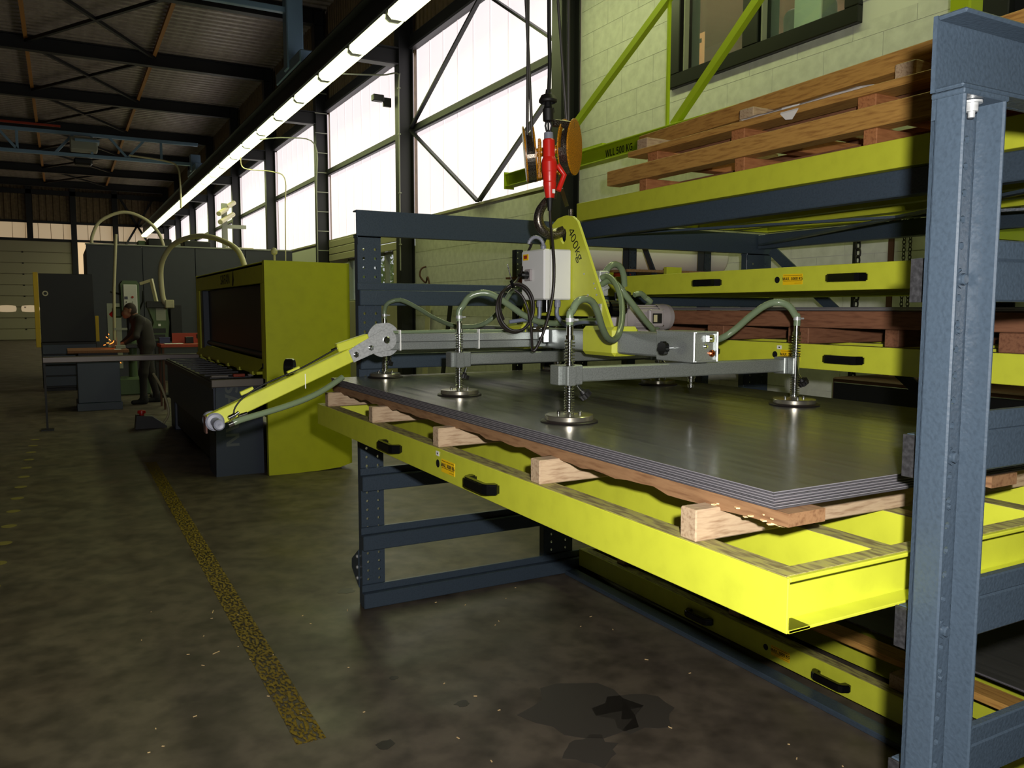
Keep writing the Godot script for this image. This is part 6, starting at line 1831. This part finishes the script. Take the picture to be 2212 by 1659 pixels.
# ---------------------------------------------------------------- people
# bones: [from, radius, to, radius, colour]; meshed as one smooth skin
func figure(bones: Array, cell: float, k: float) -> ArrayMesh:
	var lo := Vector3.ONE * 1e6
	var hi := -lo
	for b in bones:
		var r := maxf(b[1], b[3]) + k + cell * 2
		for p in [b[0], b[2]]:
			lo = lo.min(p - Vector3.ONE * r)
			hi = hi.max(p + Vector3.ONE * r)
	var n := Vector3i(((hi - lo) / cell).ceil()) + Vector3i.ONE
	var f := PackedFloat32Array()
	f.resize(n.x * n.y * n.z)
	f.fill(1.0)
	var who := PackedInt32Array()
	who.resize(f.size())
	var best := f.duplicate()
	for bi in bones.size():
		var b: Array = bones[bi]
		var a: Vector3 = b[0]
		var c: Vector3 = b[2]
		var r := maxf(b[1], b[3]) + k + cell * 2
		var i0 := Vector3i((a.min(c) - Vector3.ONE * r - lo) / cell).clamp(Vector3i.ZERO, n - Vector3i.ONE)
		var i1 := Vector3i((a.max(c) + Vector3.ONE * r - lo) / cell).clamp(Vector3i.ZERO, n - Vector3i.ONE)
		var ab := c - a
		var den := maxf(ab.length_squared(), 1e-8)
		for z in range(i0.z, i1.z + 1):
			for y in range(i0.y, i1.y + 1):
				for x in range(i0.x, i1.x + 1):
					var p := lo + Vector3(x, y, z) * cell
					var t := clampf((p - a).dot(ab) / den, 0, 1)
					var d: float = p.distance_to(a + ab * t) - lerpf(b[1], b[3], t)
					var id := x + n.x * (y + n.y * z)
					if d < best[id]:
						best[id] = d
						who[id] = bi
					var h := maxf(k - absf(f[id] - d), 0.0) / k
					f[id] = minf(f[id], d) - h * h * k * 0.25
	var st := SurfaceTool.new()
	st.begin(Mesh.PRIMITIVE_TRIANGLES)
	var idx := {}
	var nv := 0
	var nxy := n.x * n.y
	for z in n.z - 1:
		for y in n.y - 1:
			for x in n.x - 1:
				var id := x + n.x * (y + n.y * z)
				var m := 0
				for q in 8:
					if f[id + (q & 1) + n.x * ((q >> 1) & 1) + nxy * (q >> 2)] < 0: m += 1
				if m == 0 or m == 8: continue
				var sum := Vector3.ZERO
				var cnt := 0
				for q in 8:
					for ax in 3:
						if q & (1 << ax): continue
						var q2 := q | (1 << ax)
						var fa := f[id + (q & 1) + n.x * ((q >> 1) & 1) + nxy * (q >> 2)]
						var fb := f[id + (q2 & 1) + n.x * ((q2 >> 1) & 1) + nxy * (q2 >> 2)]
						if (fa < 0) == (fb < 0): continue
						var pa := Vector3(q & 1, (q >> 1) & 1, q >> 2)
						pa[ax] = fa / (fa - fb)
						sum += pa
						cnt += 1
				var v := lo + (Vector3(x, y, z) + sum / cnt) * cell
				var g := Vector3(f[id + 1] - f[id], f[id + n.x] - f[id], f[id + nxy] - f[id])
				st.set_normal(g.normalized())
				st.set_color(bones[who[id]][4])
				st.add_vertex(v)
				idx[id] = nv
				nv += 1
	for id in idx:
		var x: int = id % n.x
		var y: int = (id / n.x) % n.y
		var z: int = id / nxy
		for ax in 3:
			var s: int = [1, n.x, nxy][ax]
			var u: int = [n.x, nxy, 1][ax]
			var w: int = [nxy, 1, n.x][ax]
			var e := [x, y, z]
			if e[(ax + 1) % 3] == 0 or e[(ax + 2) % 3] == 0: continue
			var a: bool = f[id] < 0
			if a == (f[id + s] < 0): continue
			if not (idx.has(id - u) and idx.has(id - w) and idx.has(id - u - w)): continue
			var q := [idx[id], idx[id - u], idx[id - u - w], idx[id - w]]
			if a: q.reverse()
			for t in [0, 1, 2, 0, 2, 3]: st.add_index(q[t])
	return st.commit()

func hand(bones: Array, wrist: Vector3, dir: Vector3, side: Vector3, c: Color):
	var d := dir.normalized()
	var s := (side - d * side.dot(d)).normalized()
	var dn := d.cross(s)
	var palm := wrist + d * 0.075
	bones.append([wrist, 0.026, palm - s * 0.018, 0.024, c])
	bones.append([wrist, 0.026, palm + s * 0.018, 0.024, c])
	var L := [0.07, 0.08, 0.075, 0.06]
	for i in 4:
		var r := palm + s * (0.03 - 0.02 * i)
		var k1: Vector3 = r + (d * 0.9 + dn * 0.35).normalized() * L[i] * 0.55
		var k2: Vector3 = k1 + (d * 0.35 + dn * 0.9).normalized() * L[i] * 0.5
		bones.append([r, 0.0105, k1, 0.0095, c])
		bones.append([k1, 0.0095, k2, 0.008, c])
	var tb := wrist + d * 0.03 + s * 0.028
	var t1 := tb + (d * 0.7 + s * 0.7).normalized() * 0.04
	bones.append([tb, 0.013, t1, 0.011, c])
	bones.append([t1, 0.011, t1 + (d * 0.8 + dn * 0.5).normalized() * 0.03, 0.009, c])

func worker():
	var suit := Color(0.030, 0.026, 0.020)
	var skin := Color(0.24, 0.12, 0.075)
	var hair := Color(0.030, 0.018, 0.012)
	var boot := Color(0.012, 0.012, 0.014)
	var p := thing("person", "worker in dark overalls bending over the welding bench", "person", Vector3(1.18, 0, -15.0))
	var hipL := Vector3(0.04, 0.98, 0.10)
	var hipR := Vector3(0.04, 0.98, -0.10)
	var chest := Vector3(-0.03, 1.30, 0)
	var neck := Vector3(-0.10, 1.46, 0)
	var shL := Vector3(-0.06, 1.40, 0.19)
	var shR := Vector3(-0.06, 1.40, -0.19)
	var elL := Vector3(-0.13, 1.14, 0.24)
	var elR := Vector3(-0.16, 1.14, -0.22)
	var wrL := Vector3(-0.28, 1.03, 0.12)
	var wrR := Vector3(-0.30, 1.03, -0.10)
	var bones := [
		[Vector3(0.05, 1.0, 0.06), 0.135, chest + Vector3(0.03, 0, 0.06), 0.14, suit], [Vector3(0.05, 1.0, -0.06), 0.135, chest + Vector3(0.03, 0, -0.06), 0.14, suit],
		[chest, 0.14, neck - Vector3(0, 0.06, 0), 0.10, suit], [shL, 0.075, shR, 0.075, suit], [neck - Vector3(0, 0.04, 0), 0.055, neck + Vector3(-0.05, 0.05, 0), 0.052, skin],
		[shL, 0.07, elL, 0.052, suit], [elL, 0.052, wrL, 0.038, suit], [shR, 0.07, elR, 0.052, suit], [elR, 0.052, wrR, 0.038, suit],
		[hipL, 0.10, Vector3(-0.03, 0.52, 0.13), 0.07, suit], [Vector3(-0.03, 0.52, 0.13), 0.068, Vector3(-0.04, 0.10, 0.12), 0.05, suit],
		[hipR, 0.10, Vector3(0.10, 0.52, -0.13), 0.07, suit], [Vector3(0.10, 0.52, -0.13), 0.068, Vector3(0.19, 0.10, -0.12), 0.05, suit],
		[Vector3(-0.02, 0.045, 0.12), 0.045, Vector3(-0.20, 0.038, 0.13), 0.038, boot], [Vector3(0.22, 0.045, -0.12), 0.045, Vector3(0.05, 0.038, -0.11), 0.038, boot],
		[Vector3(-0.03, 0.12, 0.12), 0.05, Vector3(-0.03, 0.05, 0.12), 0.048, boot], [Vector3(0.20, 0.12, -0.12), 0.05, Vector3(0.20, 0.05, -0.12), 0.048, boot]]
	put(p, "body", figure(bones, 0.02, 0.05), M.figure)
	var hb := []
	# head bowed towards the bench
	var hc := neck + Vector3(-0.10, 0.10, 0)
	hb.append([hc, 0.088, hc + Vector3(-0.035, -0.05, 0), 0.075, skin])
	hb.append([hc + Vector3(0.02, 0.035, 0), 0.092, hc + Vector3(0.03, 0.0, 0), 0.09, hair])
	hb.append([hc + Vector3(-0.10, -0.05, 0), 0.012, hc + Vector3(-0.085, -0.015, 0), 0.010, skin])
	hb.append([hc + Vector3(-0.06, -0.10, 0), 0.035, hc + Vector3(-0.04, -0.06, 0), 0.05, skin])
	for s in [-1.0, 1.0]:
		hb.append([hc + Vector3(0.0, -0.02, 0.086 * s), 0.014, hc + Vector3(0.012, 0.015, 0.09 * s), 0.014, skin])
		hb.append([hc + Vector3(-0.088, -0.012, 0.03 * s), 0.008, hc + Vector3(-0.09, -0.012, 0.034 * s), 0.008, boot])
	put(p, "head", figure(hb, 0.008, 0.02), M.figure)
	var hn := []
	hand(hn, wrL, Vector3(-1, -0.35, -0.2), Vector3(0, 0.2, -1), skin)
	hand(hn, wrR, Vector3(-1, -0.35, 0.2), Vector3(0, 0.2, 1), skin)
	put(p, "hands", figure(hn, 0.006, 0.008), M.figure)
	var g := thing("angle_grinder", "angle grinder in the worker's hands throwing sparks", "grinder", Vector3(0.83, 1.03, -15.0))
	var gb := B.new()
	gb.tube([Vector3(-0.06, -0.02, 0), Vector3(0.06, 0.0, 0)], 0.033, 12)
	part(g, "body", gb, M.machine_black)
	var gd := B.new()
	gd.lathe([Vector2(0, 0), Vector2(0.062, 0), Vector2(0.062, 0.006), Vector2(0, 0.006)], 24, Transform3D(basis_to(Vector3(0.2, 0.2, 1)), Vector3(-0.09, -0.02, 0.03)))
	part(g, "disc", gd, M.bare_steel)
	var sp := thing("grinding_sparks", "orange sparks flying off the grinder", "sparks", Vector3(0.74, 1.0, -14.95), "", "stuff")
	var sb := B.new()
	var rng := RandomNumberGenerator.new()
	rng.seed = 12
	for q in [[-0.02, 0.05, 0.04], [-0.07, 0.08, 0.03], [-0.11, 0.12, 0.03], [-0.10, 0.03, 0.035], [-0.15, 0.0, 0.03], [-0.05, 0.02, 0.05], [-0.08, 0.17, 0.02], [0.04, -0.12, 0.02], [0.09, -0.27, 0.02], [0.08, -0.30, 0.02]]:
		var c := Vector3(q[0], q[1], 0.1 * rng.randf())
		var d: Vector3 = Vector3(q[0] + 0.03, q[1] - 0.03, 0).normalized() * q[2] * 0.5
		sb.tube([c - d, c, c + d], 0.004, 5)
	part(sp, "glowing_bits", sb, M.spark)
	var l := OmniLight3D.new()
	l.name = "spark_light"
	l.light_color = Color(1.0, 0.5, 0.2)
	l.light_energy = 0.01
	l.light_size = 0.05
	l.omni_range = 6
	l.shadow_enabled = true
	sp.add_child(l)
	l.position = Vector3(-0.06, 0.06, 0.08)
	# office worker seen from behind through the window
	var shirt := Color(0.040, 0.060, 0.058)
	var trou := Color(0.03, 0.03, 0.035)
	var o := thing("person", "person in a dark green shirt with back turned in the office", "person", Vector3(6.25, 2.98, -5.62))
	var ob := [
		[Vector3(0, 0.98, -0.08), 0.13, Vector3(0, 1.28, -0.08), 0.14, shirt], [Vector3(0, 0.98, 0.08), 0.13, Vector3(0, 1.28, 0.08), 0.14, shirt],
		[Vector3(0, 1.38, -0.19), 0.085, Vector3(0, 1.38, 0.19), 0.085, shirt], [Vector3(0, 1.3, 0), 0.14, Vector3(0, 1.44, 0), 0.08, shirt], [Vector3(0, 1.42, 0), 0.06, Vector3(0.02, 1.56, 0), 0.055, skin],
		[Vector3(0, 1.38, -0.20), 0.075, Vector3(0.02, 1.10, -0.28), 0.058, shirt], [Vector3(0.02, 1.10, -0.28), 0.052, Vector3(0.16, 0.98, -0.20), 0.04, shirt],
		[Vector3(0, 1.38, 0.20), 0.075, Vector3(0.02, 1.10, 0.28), 0.058, shirt], [Vector3(0.02, 1.10, 0.28), 0.052, Vector3(0.16, 0.98, 0.20), 0.04, shirt],
		[Vector3(0, 0.95, -0.09), 0.10, Vector3(0.0, 0.5, -0.10), 0.07, trou], [Vector3(0, 0.5, -0.10), 0.068, Vector3(0, 0.10, -0.11), 0.05, trou],
		[Vector3(0, 0.95, 0.09), 0.10, Vector3(0.0, 0.5, 0.10), 0.07, trou], [Vector3(0, 0.5, 0.10), 0.068, Vector3(0, 0.10, 0.11), 0.05, trou],
		[Vector3(-0.03, 0.045, -0.11), 0.045, Vector3(0.15, 0.04, -0.12), 0.04, boot], [Vector3(-0.03, 0.045, 0.11), 0.045, Vector3(0.15, 0.04, 0.12), 0.04, boot]]
	put(o, "body", figure(ob, 0.024, 0.05), M.figure)
	var oh := [[Vector3(0.02, 1.66, 0), 0.092, Vector3(0.035, 1.61, 0), 0.075, skin], [Vector3(0.0, 1.69, 0), 0.096, Vector3(-0.01, 1.65, 0), 0.09, hair], [Vector3(0.12, 1.63, 0), 0.012, Vector3(0.105, 1.66, 0), 0.01, skin],
		[Vector3(0.02, 1.63, 0.088), 0.014, Vector3(0.02, 1.66, 0.09), 0.014, skin], [Vector3(0.02, 1.63, -0.088), 0.014, Vector3(0.02, 1.66, -0.09), 0.014, skin]]
	put(o, "head", figure(oh, 0.009, 0.02), M.figure)
	var on := []
	hand(on, Vector3(0.16, 0.98, -0.20), Vector3(1, -0.1, 0.2), Vector3(0, 0.2, 1), skin)
	hand(on, Vector3(0.16, 0.98, 0.20), Vector3(1, -0.1, -0.2), Vector3(0, 0.2, -1), skin)
	put(o, "hands", figure(on, 0.007, 0.008), M.figure)
